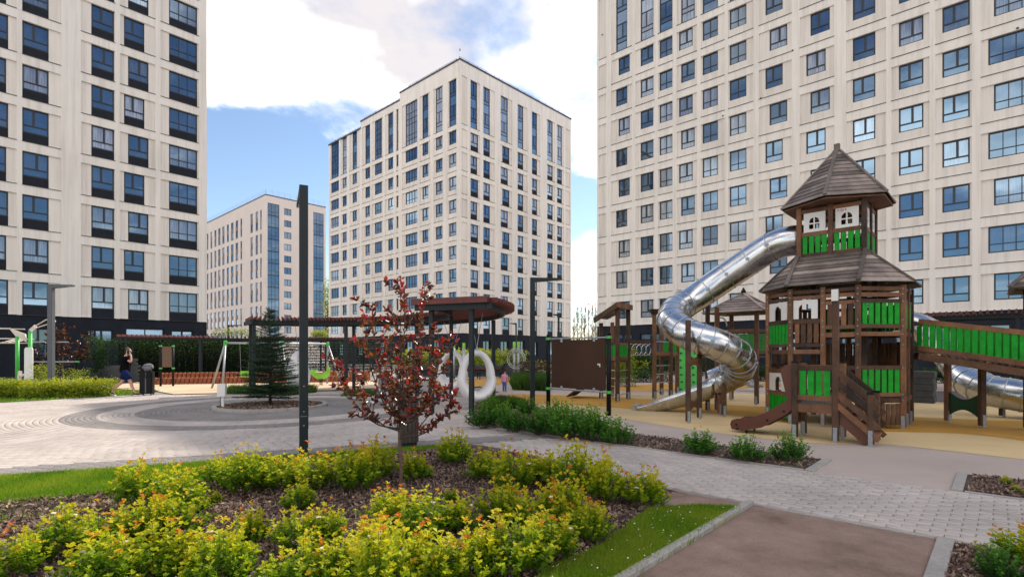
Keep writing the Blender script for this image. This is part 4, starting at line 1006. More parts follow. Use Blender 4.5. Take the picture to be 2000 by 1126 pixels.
# brown slide
sl = [(-.02, .80), (-.10, .60), (-.55, .33), (-.85, .20), (-1.05, .16), (-1.20, .16)]
for y in (.03, .57):
    lo = [(-.04, 1.42), (-.18, 1.42), (-.25, 1.34), (-.25, 1.24), (-.14, .74), (-.55, .46), (-.86, .32), (-1.10, .30), (-1.20, .26), (-1.23, .18), (-1.20, .08), (-1.0, .06), (-.62, .16), (-.16, .46), (-.04, .58)]
    me = shape_mesh('slide_side', [lo], .05, M['rust']); sd = inst('slide_side', me, pf, (0, y, 0))
    for bx, bz in ((-1.1, .18), (-.5, .32), (-.2, .52), (-1.08, .10)):
        part('bolt_cap', M['black'], sd, lambda b: b.tube([(bx, -.035, bz), (bx, -.02, bz)], .022, 8))
part('slide_bed', M['rust'], pf, lambda b: [b.quad((sl[i][0], .055, sl[i][1]), (sl[i][0], .545, sl[i][1]), (sl[i + 1][0], .545, sl[i + 1][1]), (sl[i + 1][0], .055, sl[i + 1][1])) for i in range(5)])
part('slide_foot', M['black'], pf, lambda b: (b.tube([(-.92, .06, 0), (-.92, .06, .14)], .02, 6), b.tube([(-.92, .54, 0), (-.92, .54, .14)], .02, 6)))

# ---------------- steel tube slides
def tube_slide(root, pts, dia, ring_step, tube_to, name='tube'):
    cl = catmull(pts, 8); r_ = dia / 2
    arc = [0]
    for i in range(1, len(cl)): arc.append(arc[-1] + (cl[i] - cl[i - 1]).length)
    k = max(i for i in range(len(cl)) if arc[i] <= tube_to * arc[-1])
    part(name, M['steel'], root, lambda b: b.tube(cl[:k + 1], r_, 28, caps=False), True)
    nx = 0.25
    for i in range(1, k):
        if arc[i] >= nx:
            t = (cl[i + 1] - cl[i - 1]).normalized(); nx = arc[i] + ring_step(i / len(cl))
            x = t.cross(Vector((0, 0, 1))).normalized(); y = x.cross(t)
            circ = [cl[i] + (x * math.cos(a) + y * math.sin(a)) * (r_ + .008) for a in np.linspace(0, 2 * math.pi, 25)[:-1]]
            fl2 = part('flange', M['ring'], root, lambda b: b.tube(circ, .011, 6, closed=True), True)
            for sgn in (-1, 1):
                c = cl[i] + (x * sgn * .95 + y * .2 * 0) * (r_ + .02)
                part('clamp', M['galv'], fl2, lambda b: b.beam(c - t * .045, c + t * .045, .05, .07, tuple(y)))
    return cl, k
ts = empty('tube_slide', (0, 0, 0), 0, 'polished steel spiral tube slide descending from the castle top', 'slide')
tp_ = [at(1590, 469, 13.2), at(1535, 472, 13.45), at(1492, 491, 13.8), at(1445, 522, 14.1), at(1395, 556, 14.35), at(1350, 586, 14.4), at(1320, 606, 14.15), at(1314, 627, 13.7), at(1336, 648, 13.25), at(1372, 662, 13.0), at(1410, 676, 12.95), at(1440, 694, 13.2), at(1446, 714, 13.7), at(1428, 733, 14.2), at(1394, 748, 14.45)]
cl, k_ = tube_slide(ts, tp_, .76, lambda f: .62 if f < .33 else .24, 1.0)
# open chute at the end
ch = catmull([at(1394, 748, 14.45), at(1360, 762, 14.6), at(1310, 777, 14.9), at(1268, 788, 15.2), at(1246, 791, 15.35)], 5)
b = MB(); n = 13; base = 0
for i, c in enumerate(ch):
    t = (ch[min(i + 1, len(ch) - 1)] - ch[max(i - 1, 0)]).normalized(); x = t.cross(Vector((0, 0, 1))).normalized(); f = i / (len(ch) - 1)
    rad = .38 - .06 * f; span = R(120 - 55 * f) if f > 0 else R(140)
    for j in range(n):
        a = -math.pi / 2 + span * (2 * j / (n - 1) - 1)
        b.v.append(tuple(c + x * rad * math.cos(a) + Vector((0, 0, 1)) * (rad * math.sin(a) + .10 * f)))
for i in range(len(ch) - 1):
    for j in range(n - 1): q = i * n + j; b.f.append([q, q + 1, q + n + 1, q + n]); b.m.append(0)
ob = b.build('chute', M['steel'], ts, True)
so = ob.modifiers.new('thick', 'SOLIDIFY'); so.thickness = .02
e0 = at(1246, 791, 15.35)
t2 = (ch[-1] - ch[-3]); t2.z = 0; t2.normalize(); x2 = Vector((-t2.y, t2.x, 0)); e1_ = Vector((e0.x, e0.y, .085)) + t2 * .04
part('chute_end', M['steel'], ts, lambda b: b.beam(e1_ - x2 * .30, e1_ + x2 * .30, .14, .17))
edge_l = [c for c in ch]
part('chute_rim', M['ring'], ts, lambda b: [b.tube([(Vector(ob.data.vertices[i * n + jj].co)) for i in range(len(ch))], .018, 6) for jj in (0, n - 1)], True)
def wpost(root, px, d, ytop, w=.105, zt=None):
    x = (px - 1000) / F_PX * d; z = EYE + (HORIZON - ytop) / F_PX * d if zt is None else zt
    return post(root, x, d, .05, z, w, cap=None)
wpost(ts, 1382, 14.95, 538); wpost(ts, 1344, 12.45, 625); wpost(ts, 1366, 13.2, 690); wpost(ts, 1400, 15.1, 600); wpost(ts, 1414, 13.75, 750); wpost(ts, 1406, 14.2, 770)
def arch_plate(root, p0, p1, zc, h, m, dip):
    a, b_ = Vector(p0), Vector(p1); L = (b_ - a).length; d = (b_ - a) / L; n = 10
    up = [(L * i / n, zc + h / 2 - dip * math.sin(math.pi * i / n)) for i in range(n + 1)]; dn = [(L * i / n, zc - h / 2 + dip * math.sin(math.pi * i / n)) for i in reversed(range(n + 1))]
    return inst('brace_plate', shape_mesh('brace_plate', [up + dn], .03, M[m]), root, (a.x, a.y, 0), (0, 0, math.atan2(d.y, d.x)))
q0 = ((1344 - 1000) / F_PX * 12.45, 12.45); q1 = ((1366 - 1000) / F_PX * 13.2, 13.2)
arch_plate(ts, q0, q1, .42, .42, 'wood', .14); arch_plate(ts, q0, q1, 1.45, .36, 'wood', .10)

ts2 = empty('tube_slide', (0, 0, 0), 0, 'second steel tube slide sagging behind the sloping bridge', 'slide')
tube_slide(ts2, [at(1752, 628, 16.6), at(1800, 640, 16.2), at(1838, 672, 15.6), at(1868, 712, 14.9), at(1896, 744, 14.2), at(1934, 762, 13.7), at(1980, 770, 13.3), at(2030, 780, 13.0), at(2070, 800, 13.0)], .80, lambda f: .5 if f < .25 else .26, 1.0)
wpost(ts2, 1957, 13.6, 790)

# ---------------- sloping bridge and the next tower
br = empty('play_bridge', (0, 0, 0), 0, 'sloping wooden bridge with green slat sides right of the castle', 'play bridge')
def brail(px0, y0, d0, px1, y1, d1, h, t=.05, name='rail'):
    part(name, M['wood'], br, lambda b: b.beam(at(px0, y0, d0), at(px1, y1, d1), t, h))
for s in (0, 1.0):
    d0, d1 = 11.75 + s * .9, 10.25 + s * .9
    zt0, zt1 = 2.36, 2.06; x0 = 9.02 + s * .55; x1 = 10.05 + s * .75
    p0, p1 = Vector((x0, d0)), Vector((x1, d1))
    for z0, h in ((-.0, .10), (-.60, .11), (-.78, .14)):
        part('rail', M['wood'], br, lambda b: b.beam((p0.x, p0.y, zt0 + z0), (p1.x, p1.y, zt1 + z0 - .03), .05, h))
    slats(br, p0, p1, zt0 - .56, zt0 - .06, 14, 'green', .06, .74, dz=zt1 - zt0)
for i in range(16):
    f = (i + .5) / 16; c0 = Vector((9.02, 11.75, 0)).lerp(Vector((10.05, 10.25, 0)), f); c1 = Vector((9.57, 12.65, 0)).lerp(Vector((10.80, 11.15, 0)), f); z = 1.66 - .30 * f
    part('bridge_plank', M['wood'], br, lambda b: b.beam((c0.x, c0.y, z), (c1.x, c1.y, z), .09, .035))
b0 = ((1851 - 1000) / F_PX * 12.6, 12.6); b1 = ((1918 - 1000) / F_PX * 11.7, 11.7)
for p in (b0, b1): post(br, p[0], p[1], .05, 1.5, .115)
arch_plate(br, b0, b1, .47, .62, 'dkgreen', .19)
nt_ = empty('play_tower', (10.62, 10.0, 0), ANG1, 'second wooden play tower cut off by the right frame edge', 'play tower')
for x, y in ((-.62, 0), (.62, 0), (-.62, 1.25), (.62, 1.25)): post(nt_, x, y, .06, 3.0, .115)
ap = Vector((0, .62, 3.95)); ev = [Vector((-.9, -.28, 2.92)), Vector((.9, -.28, 2.92)), Vector((.9, 1.53, 2.92)), Vector((-.9, 1.53, 2.92))]
for k in range(4): roof_face(nt_, ap + (ev[k] - ap) * .03, ap + (ev[(k + 1) % 4] - ap) * .03, ev[k], ev[(k + 1) % 4], 10); hip(nt_, ap, ev[k])
part('deck', M['wood'], nt_, lambda b: b.box(-.62, 0, 1.28, .62, 1.25, 1.34))
for p, q in (((-.62, 0), (.62, 0)), ((.62, 0), (.62, 1.25)), ((.62, 1.25), (-.62, 1.25))):
    rail(nt_, p, q, 2.0, 2.09); rail(nt_, p, q, 1.3, 1.40); slats(nt_, p, q, 1.42, 2.0, 7, 'green', .07, .72)
part('pole', M['rail'], nt_, lambda b: b.tube([(-.30, -.55, 0), (-.52, -.12, 1.95), (-.55, -.05, 2.0)], .024, 8), True)

# ---------------- farther equipment
# gable tower with rings beam and ladder frames
gt = empty('play_tower', (0, 0, 0), 0, 'slender wooden tower with slanting shed roof behind the brown board', 'play tower')
P4 = {'a': (1206, 17.7), 'b': (1227, 18.6), 'c': (1174, 18.9), 'd': (1196, 19.9)}
xy = {k: ((p - 1000) / F_PX * d, d) for k, (p, d) in P4.items()}
for k, zt in (('a', 3.18), ('b', 3.22), ('c', 2.72), ('d', 2.80)): post(gt, *xy[k], .05, zt, .13)
r0, r1 = at(1160, 621, 18.4), at(1206, 590, 17.4); r2, r3 = at(1235, 596, 18.6), at(1186, 624, 20.2)
roof_face(gt, r1, r2, r0, r3, 6); part('barge_board', M['wood'], gt, lambda b: b.beam(r0 - Vector((0, 0, .08)), r1 - Vector((0, 0, .08)), .04, .18)); part('barge_board', M['wood'], gt, lambda b: b.beam(r1 - Vector((0, 0, .08)), r2 - Vector((0, 0, .08)), .04, .18))
for p, q in (('a', 'b'), ('c', 'a'), ('c', 'd'), ('d', 'b')):
    rail(gt, xy[p], xy[q], 1.92, 2.0); rail(gt, xy[p], xy[q], 1.40, 1.52); slats(gt, xy[p], xy[q], 1.52, 1.92, 4, 'green', .08, .85)
part('deck', M['wood'], gt, lambda b: b.prism([xy['c'], xy['a'], xy['b'], xy['d']], 1.34, 1.40))
for i in range(4): part('rung', M['rail'], gt, lambda b: b.tube([V3(xy['c'], .25 + i * .27), V3(xy['a'], .25 + i * .27)], .018, 6)); part('rung', M['rail'], gt, lambda b: b.tube([V3(xy['a'], .25 + i * .27), V3(xy['b'], .25 + i * .27)], .018, 6))
ramp0, ramp1 = at(1116, 776, 19.6), at(1180, 735, 19.0)
part('ramp', M['wood'], gt, lambda b: b.beam((ramp0.x, ramp0.y, .08), (ramp1.x, ramp1.y, .95), .9, .05))
# second frame with ladders
lt = empty('jungle_gym', (0, 0, 0), 0, 'wooden climbing frame with monkey rings and ladders left of the tube slide', 'climbing frame')
f4 = {'a': (1278, 18.8), 'b': (1310, 19.4), 'c': (1292, 20.6), 'd': (1323, 21.2)}
fx = {k: ((p - 1000) / F_PX * d, d) for k, (p, d) in f4.items()}
for k, zt in (('a', 3.15), ('b', 2.7), ('c', 2.9), ('d', 2.2)): post(lt, *fx[k], .05, zt, .13)
part('post_head', M['wood'], lt, lambda b: b.add([(fx['a'][0] + x * w, fx['a'][1] + y * w, z) for z, w in ((3.0, .07), (3.2, .17)) for x, y in ((-1, -1), (1, -1), (1, 1), (-1, 1))], ((0, 3, 2, 1), (4, 5, 6, 7), (0, 1, 5, 4), (1, 2, 6, 5), (2, 3, 7, 6), (3, 0, 4, 7))))
rail(lt, fx['a'], fx['b'], 1.55, 1.70, .06); rail(lt, fx['b'], fx['d'], 1.55, 1.70, .06); rail(lt, fx['c'], fx['d'], 1.55, 1.70, .06)
slats(lt, fx['c'], fx['d'], 1.72, 2.08, 5, 'green', .07, .8); part('deck', M['wood'], lt, lambda b: b.prism([fx['a'], fx['b'], fx['d'], fx['c']], 1.50, 1.55))
part('beam', M['wood'], lt, lambda b: b.beam(V3(xy['b'], 2.05), V3(fx['a'], 2.05), .06, .12))
for i in range(5):
    c = Vector(V3(xy['b'], 1.77)).lerp(Vector(V3(fx['a'], 1.77)), .14 + i * .18)
    part('swing_ring', M['steel'], lt, lambda b: b.tube([c + Vector((.20 * math.cos(a), .10 * math.cos(a), .20 * math.sin(a))) for a in np.linspace(0, 2 * math.pi, 21)[:-1]], .014, 6, closed=True), True)
for i in range(4):
    part('rung', M['rail'], lt, lambda b: b.tube([V3(fx['a'], .3 + i * .3), V3(fx['b'], .3 + i * .3)], .018, 6))
part('rail_pipe', M['rail'], lt, lambda b: (b.tube([V3(fx['a'], 2.06), V3(fx['b'], 2.06)], .02, 6), b.tube([V3(fx['b'], 2.06), V3(fx['d'], 2.06)], .02, 6)))
# green climbing wall with holds
cw = empty('climbing_wall', at(1342, 748, 22.0).xy.to_3d(), R(-20), 'bright green climbing wall with dark holds behind the tube slide', 'climbing wall')
part('wall_board', M['ltgreen'], cw, lambda b: b.add([(-.38, 0, 0), (.38, 0, 0), (.38, .05, 0), (-.38, .05, 0), (-.38, .45, 1.9), (.38, .45, 1.9), (.38, .5, 1.9), (-.38, .5, 1.9)], ((0, 3, 2, 1), (4, 5, 6, 7), (0, 1, 5, 4), (1, 2, 6, 5), (2, 3, 7, 6), (3, 0, 4, 7))))
for i in range(18):
    z = .15 + (i // 3) * .3; x = -.26 + (i % 3) * .26 + random.uniform(-.05, .05); y = z / 1.9 * .45
    part('hold', M['dkgreen'], cw, lambda b: b.lathe([(.045, -.02), (.05, .01), (.02, .035)], 6, (x, y - .02, z)))
for s in (-1, 1): part('post', M['wood'], cw, lambda b: b.box(s * .45 - .05, .4, 0, s * .45 + .05, .5, 2.1))
# hipped pavilion with little steel slide
pv = empty('play_pavilion', at(1452, 790, 17.6).xy.to_3d(), ANG1, 'small wooden pavilion with hipped shingle roof between tube slide and castle', 'play pavilion')
for x, y in ((-.62, -.62), (.62, -.62), (.62, .62), (-.62, .62)): post(pv, x, y, .05, 2.98, .12)
ap = Vector((0, 0, 3.62)); ev = [Vector((x, y, 2.95)) for x, y in ((-.98, -.98), (.98, -.98), (.98, .98), (-.98, .98))]
for k in range(4): roof_face(pv, ap + (ev[k] - ap) * .05, ap + (ev[(k + 1) % 4] - ap) * .05, ev[k], ev[(k + 1) % 4], 7); hip(pv, ap, ev[k], .09)
part('finial', M['black'], pv, lambda b: b.lathe([(.07, 3.60), (.09, 3.68), (.05, 3.76), (.02, 3.82)], 8))
for p, q in (((-.62, -.62), (.62, -.62)), ((.62, -.62), (.62, .62)), ((.62, .62), (-.62, .62))): rail(pv, p, q, 2.32, 2.42); rail(pv, p, q, 1.62, 1.74)
part('deck', M['wood'], pv, lambda b: b.box(-.6, -.6, 1.5, .6, .6, 1.56)); slats(pv, (.62, .62), (-.62, .62), 1.74, 2.3, 6, 'ltgreen', .08, .9)
part('hoop', M['rail'], pv, lambda b: b.tube([(-.5 + .2 * math.cos(a), -.64, 2.5 + .32 * math.sin(a)) for a in np.linspace(0, math.pi, 12)], .025, 6), True)
s3 = empty('steel_slide', at(1478, 760, 22.5).xy.to_3d(), R(35), 'short straight steel slide seen beyond the pavilion posts', 'slide')
part('slide_bed', M['steel'], s3, lambda b: (b.quad((-.24, 1.5, 1.15), (.24, 1.5, 1.15), (.24, .2, .22), (-.24, .2, .22)), b.quad((-.24, .2, .22), (.24, .2, .22), (.24, -.15, .18), (-.24, -.15, .18))))
for s in (-1, 1): part('slide_side', M['steel'], s3, lambda b: (b.beam((s * .25, 1.5, 1.22), (s * .25, .2, .30), .03, .18), b.beam((s * .25, .2, .26), (s * .25, -.15, .22), .03, .12)))
for s in (-1, 1): part('leg', M['wood'], s3, lambda b: b.box(s * .3 - .05, 1.5, 0, s * .3 + .05, 1.6, 1.8))

# ---------------- brown notice board
nb_ = empty('notice_board', (0, 0, 0), 0, 'large blank brown board between black posts with green clamps', 'board')
pa, pb = at(1071, 800, 15.45), at(1189, 812, 13.9); pa.z = pb.z = 0
for p in (pa, pb):
    po = part('post', M['black'], nb_, lambda b: b.tube([(p.x, p.y, 0), (p.x, p.y, 2.14)], .062, 14), True)
    part('post_cap', M['black'], po, lambda b: b.lathe([(.062, 2.141), (.05, 2.18), (.02, 2.20)], 12, (p.x, p.y, 0)), True)
    for z in (.59, 2.03): part('clamp', M['ltgreen'], po, lambda b: b.lathe([(.075, z), (.075, z + .07)], 14, (p.x, p.y, 0)))
for z in (.62, 2.06): part('tie_bar', M['rail'], nb_, lambda b: b.tube([pa + Vector((0, 0, z)), pb + Vector((0, 0, z))], .022, 8))
dv = (pb - pa); qa, qb = pa + dv * .06, pa + dv * .955
bo = part('board', M['brownboard'], nb_, lambda b: b.beam(qa + Vector((0, 0, 1.34)), qb + Vector((0, 0, 1.34)), .025, 1.36))
for f in (.2, .8):
    for z in (.67, 2.01): c = qa.lerp(qb, f) + Vector((-.01, -.02, z)); part('hanger', M['galv'], bo, lambda b: b.box(c.x - .03, c.y - .02, z - .05, c.x + .03, c.y + .015, z + .05))
c = qa.lerp(qb, .90) + Vector((-.02, -.022, 1.32)); part('sticker_scrap', M['whiteboard'], bo, lambda b: b.box(c.x - .05, c.y - .002, 1.33, c.x + .03, c.y + .002, 1.37))
part('sticker_scrap', M['whiteboard'], bo, lambda b: b.box(c.x, c.y - .004, 1.28, c.x + .045, c.y - .0025, 1.36))
# ================================================================== PERGOLAS, LAMPS, STREET FURNITURE
def pol(r_, deg): return (TREE_C.x + r_ * math.cos(R(deg)), TREE_C.y + r_ * math.sin(R(deg)))
pg = empty('pergola', (TREE_C.x, TREE_C.y, 0), 0, 'curved pergola with oxblood slats arching round the spruce plaza', 'pergola')
def loc(r_, deg): return (r_ * math.cos(R(deg)), r_ * math.sin(R(deg)))
A0, A1 = -21.0, 123.0
for r_, dg in ((6.62, -19.5), (5.42, 8), (7.12, 21), (7.12, 56), (5.42, 47), (5.42, 84), (7.12, 87), (5.5, 121), (7.0, 121), (5.42, -19)):
    x, y = loc(r_, dg); part('post', M['darksteel'], pg, lambda b: b.bbox(-.06, -.06, 0, .06, .06, 2.80, .008)).location = (x, y, 0)
    pg.children[-1].rotation_euler[2] = R(dg)
for r_ in (5.42, 7.05):
    nseg = 18
    for i in range(nseg):
        a, b_ = A0 + (A1 - A0) * i / nseg, A0 + (A1 - A0) * (i + 1) / nseg
        part('ring_beam', M['darksteel'], pg, lambda b: b.beam((*loc(r_, a), 2.87), (*loc(r_, b_), 2.87), .08, .14))
for dg in (A0 + .5, A1 - .5): part('end_beam', M['darksteel'], pg, lambda b: b.beam((*loc(5.0, dg), 2.865), (*loc(7.25, dg), 2.865), .09, .15))
ns = 84
for i in range(ns):
    dg = A0 + (A1 - A0) * (i + .5) / ns; h = random.uniform(.125, .14)
    part('slat', M['red'], pg, lambda b: b.beam((*loc(4.98, dg), 2.945 + h / 2), (*loc(7.38, dg), 2.945 + h / 2), .05, h))
part('end_slat', M['red'], pg, lambda b: b.beam((*loc(4.95, A0 - .4), 3.02), (*loc(7.2, A0 - .4), 3.02), .16, .16))

def pod_mesh():
    n, k = 44, 14; V = []; Fq = []
    for i in range(n):
        a = 2 * math.pi * i / n; s = (1 - math.sin(a)) / 2            # s = 1 at the bottom
        rx = .44 + .03 * s; cz = .02
        c = Vector((rx * math.cos(a) * (1.0 if math.sin(a) < 0 else .92), 0, .62 * math.sin(a) + (.03 if math.sin(a) > 0 else 0)))
        nrm = Vector((math.cos(a), 0, math.sin(a) * .62)).normalized()
        th = .095 + .075 * s ** 1.5; wd = .13 + .26 * s ** 1.2
        for j in range(k):
            q = 2 * math.pi * j / k; p = c + nrm * th * math.cos(q) + Vector((0, 1, 0)) * wd * math.sin(q)
            V.append(tuple(p))
    for i in range(n):
        for j in range(k): Fq.append([i * k + j, i * k + (j + 1) % k, ((i + 1) % n) * k + (j + 1) % k, ((i + 1) % n) * k + j])
    return np_mesh('pod_shell', V, Fq, M['whitep'], None, True)
pm = pod_mesh()
for (px, d, rz, lab) in ((931, 15.4, 17, 'nearest white egg shaped pod swing, hanging beside the front pergola post'), (884, 19.8, -12, 'white egg shaped pod swing behind the nearest one, seen open ended'), (583, 22.2, 82, 'white pod swing seen edge on behind the dark lamp post')):
    rt = empty('pod_swing', ((px - 1000) / F_PX * d, d, 0), R(rz), lab, 'swing', 'white pod swings under the pergola')
    inst('pod_shell', pm, rt, (0, 0, 1.0))
    part('hook', M['rail'], rt, lambda b: b.lathe([(.05, 1.70), (.05, 1.76), (.02, 1.80)], 8))
    for s in (-1, 1): part('chain', M['rail'], rt, lambda b: b.tube([(0, 0, 1.78), (s * .25, s * .30, 2.82)], .010, 5))

# long straight pergola at the back left
D_ = Vector((.882, .471)); N_ = Vector((-.471, .882)); S_ = Vector((-22.2, 29.7))
lp = empty('pergola', (S_.x, S_.y, 0), math.atan2(D_.y, D_.x), 'long low pergola with red slat roof in front of the dark hedge', 'pergola')
LL = 15.5
for i in range(5):
    for y in (.15, 2.3):
        x = .45 + i * 3.6; part('post', M['darksteel'], lp, lambda b: b.box(x - .06, y - .06, 0, x + .06, y + .06, 2.44))
for y in (.15, 2.3): part('beam', M['darksteel'], lp, lambda b: b.box(0, y - .05, 2.441, LL, y + .05, 2.57))
for i in range(70):
    x = .05 + i * LL / 70; part('slat', M['red'], lp, lambda b: b.box(x, -.25, 2.572, x + .055, 2.65, 2.70))
for y in (.9, 1.9):
    part('bench_seat', M['wood'], lp, lambda b: b.box(3, y, .42, 6, y + .42, .48)) if y < 1 else None
# trellis behind its right half
tr = empty('trellis', (S_.x + D_.x * 8 + N_.x * 2.9, S_.y + D_.y * 8 + N_.y * 2.9, 0), math.atan2(D_.y, D_.x), 'dark slatted trellis with vines behind the long pergola', 'trellis')
for i in range(11): part('lath', M['darksteel'], tr, lambda b: b.box(0, 0, .25 + i * .2, 8.5, .03, .31 + i * .2))
for i in range(5): part('post', M['darksteel'], tr, lambda b: b.box(i * 2.1, .04, 0, i * 2.1 + .08, .12, 2.5))

fn = empty('shade_backing', (S_.x + N_.x * 3.35, S_.y + N_.y * 3.35, 0), math.atan2(D_.y, D_.x), 'dark boarding added to deepen the shade behind the vine hedge', 'shade_backing')
for i in range(36): part('board', M['black'], fn, lambda b: b.box(-.4 + i * .24, .02 * (i % 2), 0, -.4 + i * .24 + .26, .02 * (i % 2) + .018, 2.5))  # black backing added so gaps in the hedge read as deep shade
# rust edging of the sandpit terrace
for name_, lab, p, q, z0, z1 in (('sandpit_edging', 'front rust coloured log edging of the sand terrace', (-19.4, 27.6), (-8.3, 30.8), 0, .36), ('sandpit_edging', 'rear rust coloured log edging, half a step higher', (-19.2, 28.9), (-8.6, 32.2), 0, .58)):
    p, q = Vector(p), Vector(q); L = (q - p).length; rt = empty(name_, (p.x, p.y, 0), math.atan2((q - p).y, (q - p).x), lab, 'edging'); n = int(L / .21)
    for i in range(n):
        part('log', M['corten'], rt, lambda b: b.lathe([(.10, z0), (.10, z1 - .03 + random.uniform(-.01, .01)), (.07, z1)], 8)).location = ((i + .5) * L / n, 0, 0)
# swing frame
sw = empty('swing_frame', (0, 0, 0), 0, 'long silver swing frame with green joints on the sand', 'swing frame')
SA, SB = Vector((-13.25, 24.5, 2.12)), Vector((-9.7, 27.9, 2.12)); sd_ = (SB - SA).normalized(); sn = Vector((-sd_.y, sd_.x, 0))
part('beam', M['rail'], sw, lambda b: b.tube([SA, SB], .05, 10), True)
for f in (0, .52, 1):
    c = SA.lerp(SB, f); kk = (-.35 if f == 0 else .35 if f == 1 else 0)
    for s in (-1, 1): part('leg', M['rail'], sw, lambda b: b.tube([c, Vector((c.x, c.y, 0)) + sn * s * .85 + sd_ * kk], .045, 10), True)
    part('joint', M['ltgreen'], sw, lambda b: b.lathe([(.05, -.12), (.085, -.10), (.085, .08), (.04, .11)], 10, c))
for f, m_ in ((.17, 'lime'), (.36, 'black'), (.66, 'black'), (.85, 'lime')):
    c = SA.lerp(SB, f); st = part('seat', M[m_], sw, lambda b: b.lathe([(.14, .52), (.19, .58), (.19, .80), (.16, .80), (.15, .60)] if m_ == 'lime' else [(.18, .5), (.2, .53), (.18, .55)], 10, (c.x, c.y, 0)))
    for s in (-1, 1): part('chain', M['rail'], st, lambda b: b.tube([c + sd_ * s * .22, Vector((c.x, c.y, .78 if m_ == 'lime' else .54)) + sd_ * s * .17], .009, 5))
# spring rider
sp = empty('spring_rider', at(627, 751, 27.0).xy.to_3d(), R(10), 'lime leaf shaped spring rider on the sand', 'spring rider')
part('spring', M['black'], sp, lambda b: b.tube([(.09 * math.cos(a), .09 * math.sin(a), .02 + a * .0125) for a in np.linspace(0, 25, 60)], .014, 5))
inst('rider_board', shape_mesh('rider_board', [[(-.55, .62), (-.2, .34), (.15, .32), (.42, .5), (.45, .8), (.36, 1.02), (.24, .72), (.02, .60), (-.3, .66)]], .05, M['lime']), sp)
part('seat', M['whiteboard'], sp, lambda b: b.box(-.25, -.15, .66, .05, .15, .70)); part('grip', M['black'], sp, lambda b: b.tube([(.2, -.2, .85), (.2, .2, .85)], .015, 6))
# small climbing board beside the terrace
sb_ = empty('rope_board', at(326, 754, 26.4).xy.to_3d(), R(12), 'narrow brown board between two black posts behind the walking man', 'board')
for s in (-1, 1):
    po = part('post', M['black'], sb_, lambda b: b.tube([(s * .28, 0, 0), (s * .28, 0, 2.08)], .05, 10), True); part('clamp', M['ltgreen'], po, lambda b: b.lathe([(.07, 1.96), (.07, 2.03)], 10, (s * .28, 0, 0))); part('clamp', M['ltgreen'], po, lambda b: b.lathe([(.07, .86), (.07, .93)], 10, (s * .28, 0, 0)))
part('board', M['bark'], sb_, lambda b: b.box(-.21, -.02, .95, .21, .02, 1.98)); part('low_post', M['black'], sb_, lambda b: b.tube([(-.62, -.1, 0), (-.62, -.1, .62)], .05, 10))
# dark stepped planter by the left block
pl = empty('stone_planter', at(232, 747, 30.0).xy.to_3d(), R(28), 'dark stone stepped planter at the end of the long pergola', 'planter')
for i in range(5): part('stone_course', M['stone'], pl, lambda b: b.box(-1.7 + i * .26, 0, i * .19, .9, 1.2, i * .19 + .185))
part('urn', M['stone'], pl, lambda b: b.box(.1, .1, .951, .8, .8, 1.35))
# sign box on a stake beside the spruce
sg = empty('cable_box', (-8.38, 15.35, 0), R(8), 'small white box on a stake beside the spruce bed', 'box')
part('stake', M['whiteboard'], sg, lambda b: b.box(-.035, -.02, 0, .035, .02, .42)); part('case', M['whiteboard'], sg, lambda b: b.bbox(-.13, -.07, .40, .09, .07, .76, .012)); part('cable', M['black'], sg, lambda b: b.tube([(-.05, -.03, .40), (-.06, -.03, .22), (-.04, -.02, .1)], .008, 5))
# litter bin
lbn = empty('litter_bin', (-1.83, 9.35, 0), R(20), 'round brown slatted litter bin behind the purple tree', 'bin')
part('liner', M['black'], lbn, lambda b: b.lathe([(.14, .03), (.15, .80)], 16)); part('base', M['darksteel'], lbn, lambda b: b.lathe([(.15, 0), (.16, .08), (.12, .09)], 16)); part('rim', M['darksteel'], lbn, lambda b: b.lathe([(.165, .80), (.185, .81), (.185, .86), (.15, .87), (.14, .81)], 18))
for i in range(16): a = 2 * math.pi * i / 16; part('slat', M['barkd'], lbn, lambda b: b.box(-.03, .158, .09, .03, .176, .79)).rotation_euler = (0, 0, a)

# ---- lamps
def lamp(px, d, h, arm_dir, arm_len, w, m, lab, x=None):
    X = (px - 1000) / F_PX * d if x is None else x
    rt = empty('street_lamp', (X, d, 0), math.atan2(arm_dir[1], arm_dir[0]), lab, 'lamp')
    part('pole', M[m], rt, lambda b: b.bbox(-w / 2, -w / 2, 0, w / 2, w / 2, h, w * .06)); part('base_plate', M[m], rt, lambda b: b.box(-w, -w, .0, w, w, .02))
    hd = part('arm', M[m], rt, lambda b: b.add([(w / 2 + .001, -w * .48, h - .14), (w / 2 + .001, w * .48, h - .14), (w / 2 + .001, w * .48, h - .002), (w / 2 + .001, -w * .48, h - .002), (arm_len, -w * .5, h - .06), (arm_len, w * .5, h - .06), (arm_len, w * .5, h - .002), (arm_len, -w * .5, h - .002)], ((0, 3, 2, 1), (4, 5, 6, 7), (0, 1, 5, 4), (1, 2, 6, 5), (2, 3, 7, 6), (3, 0, 4, 7))))
    part('lens', M['lens'], hd, lambda b: b.box(arm_len * .45, -w * .36, h - .105 + .02, arm_len * .93, w * .36, h - .066 + .0 if False else h - .07))
    return rt
nl = lamp(593, 8.42, 4.30, (-.45, 1.0), 1.15, .13, 'darksteel', 'tall dark square lamp post in the foreground left of centre')
part('access_plate', M['black'], nl, lambda b: b.box(-.04, -.0695, .45, .04, -.0665, .8)).location = (0, 0, 0)
for z in (.50, .72, 1.12): part('bolt', M['rail'], nl, lambda b: b.box(-.078, -.01, z, -.066, .01, z + .015))
part('maker_strip', M['rail'], nl, lambda b: b.box(-.0685, -.05, .65, -.0665, .05, .655))
lamp(1040, 16.4, 3.98, (1, .12), .92, .14, 'darksteel', 'dark lamp with arm to the right beside the brown board')
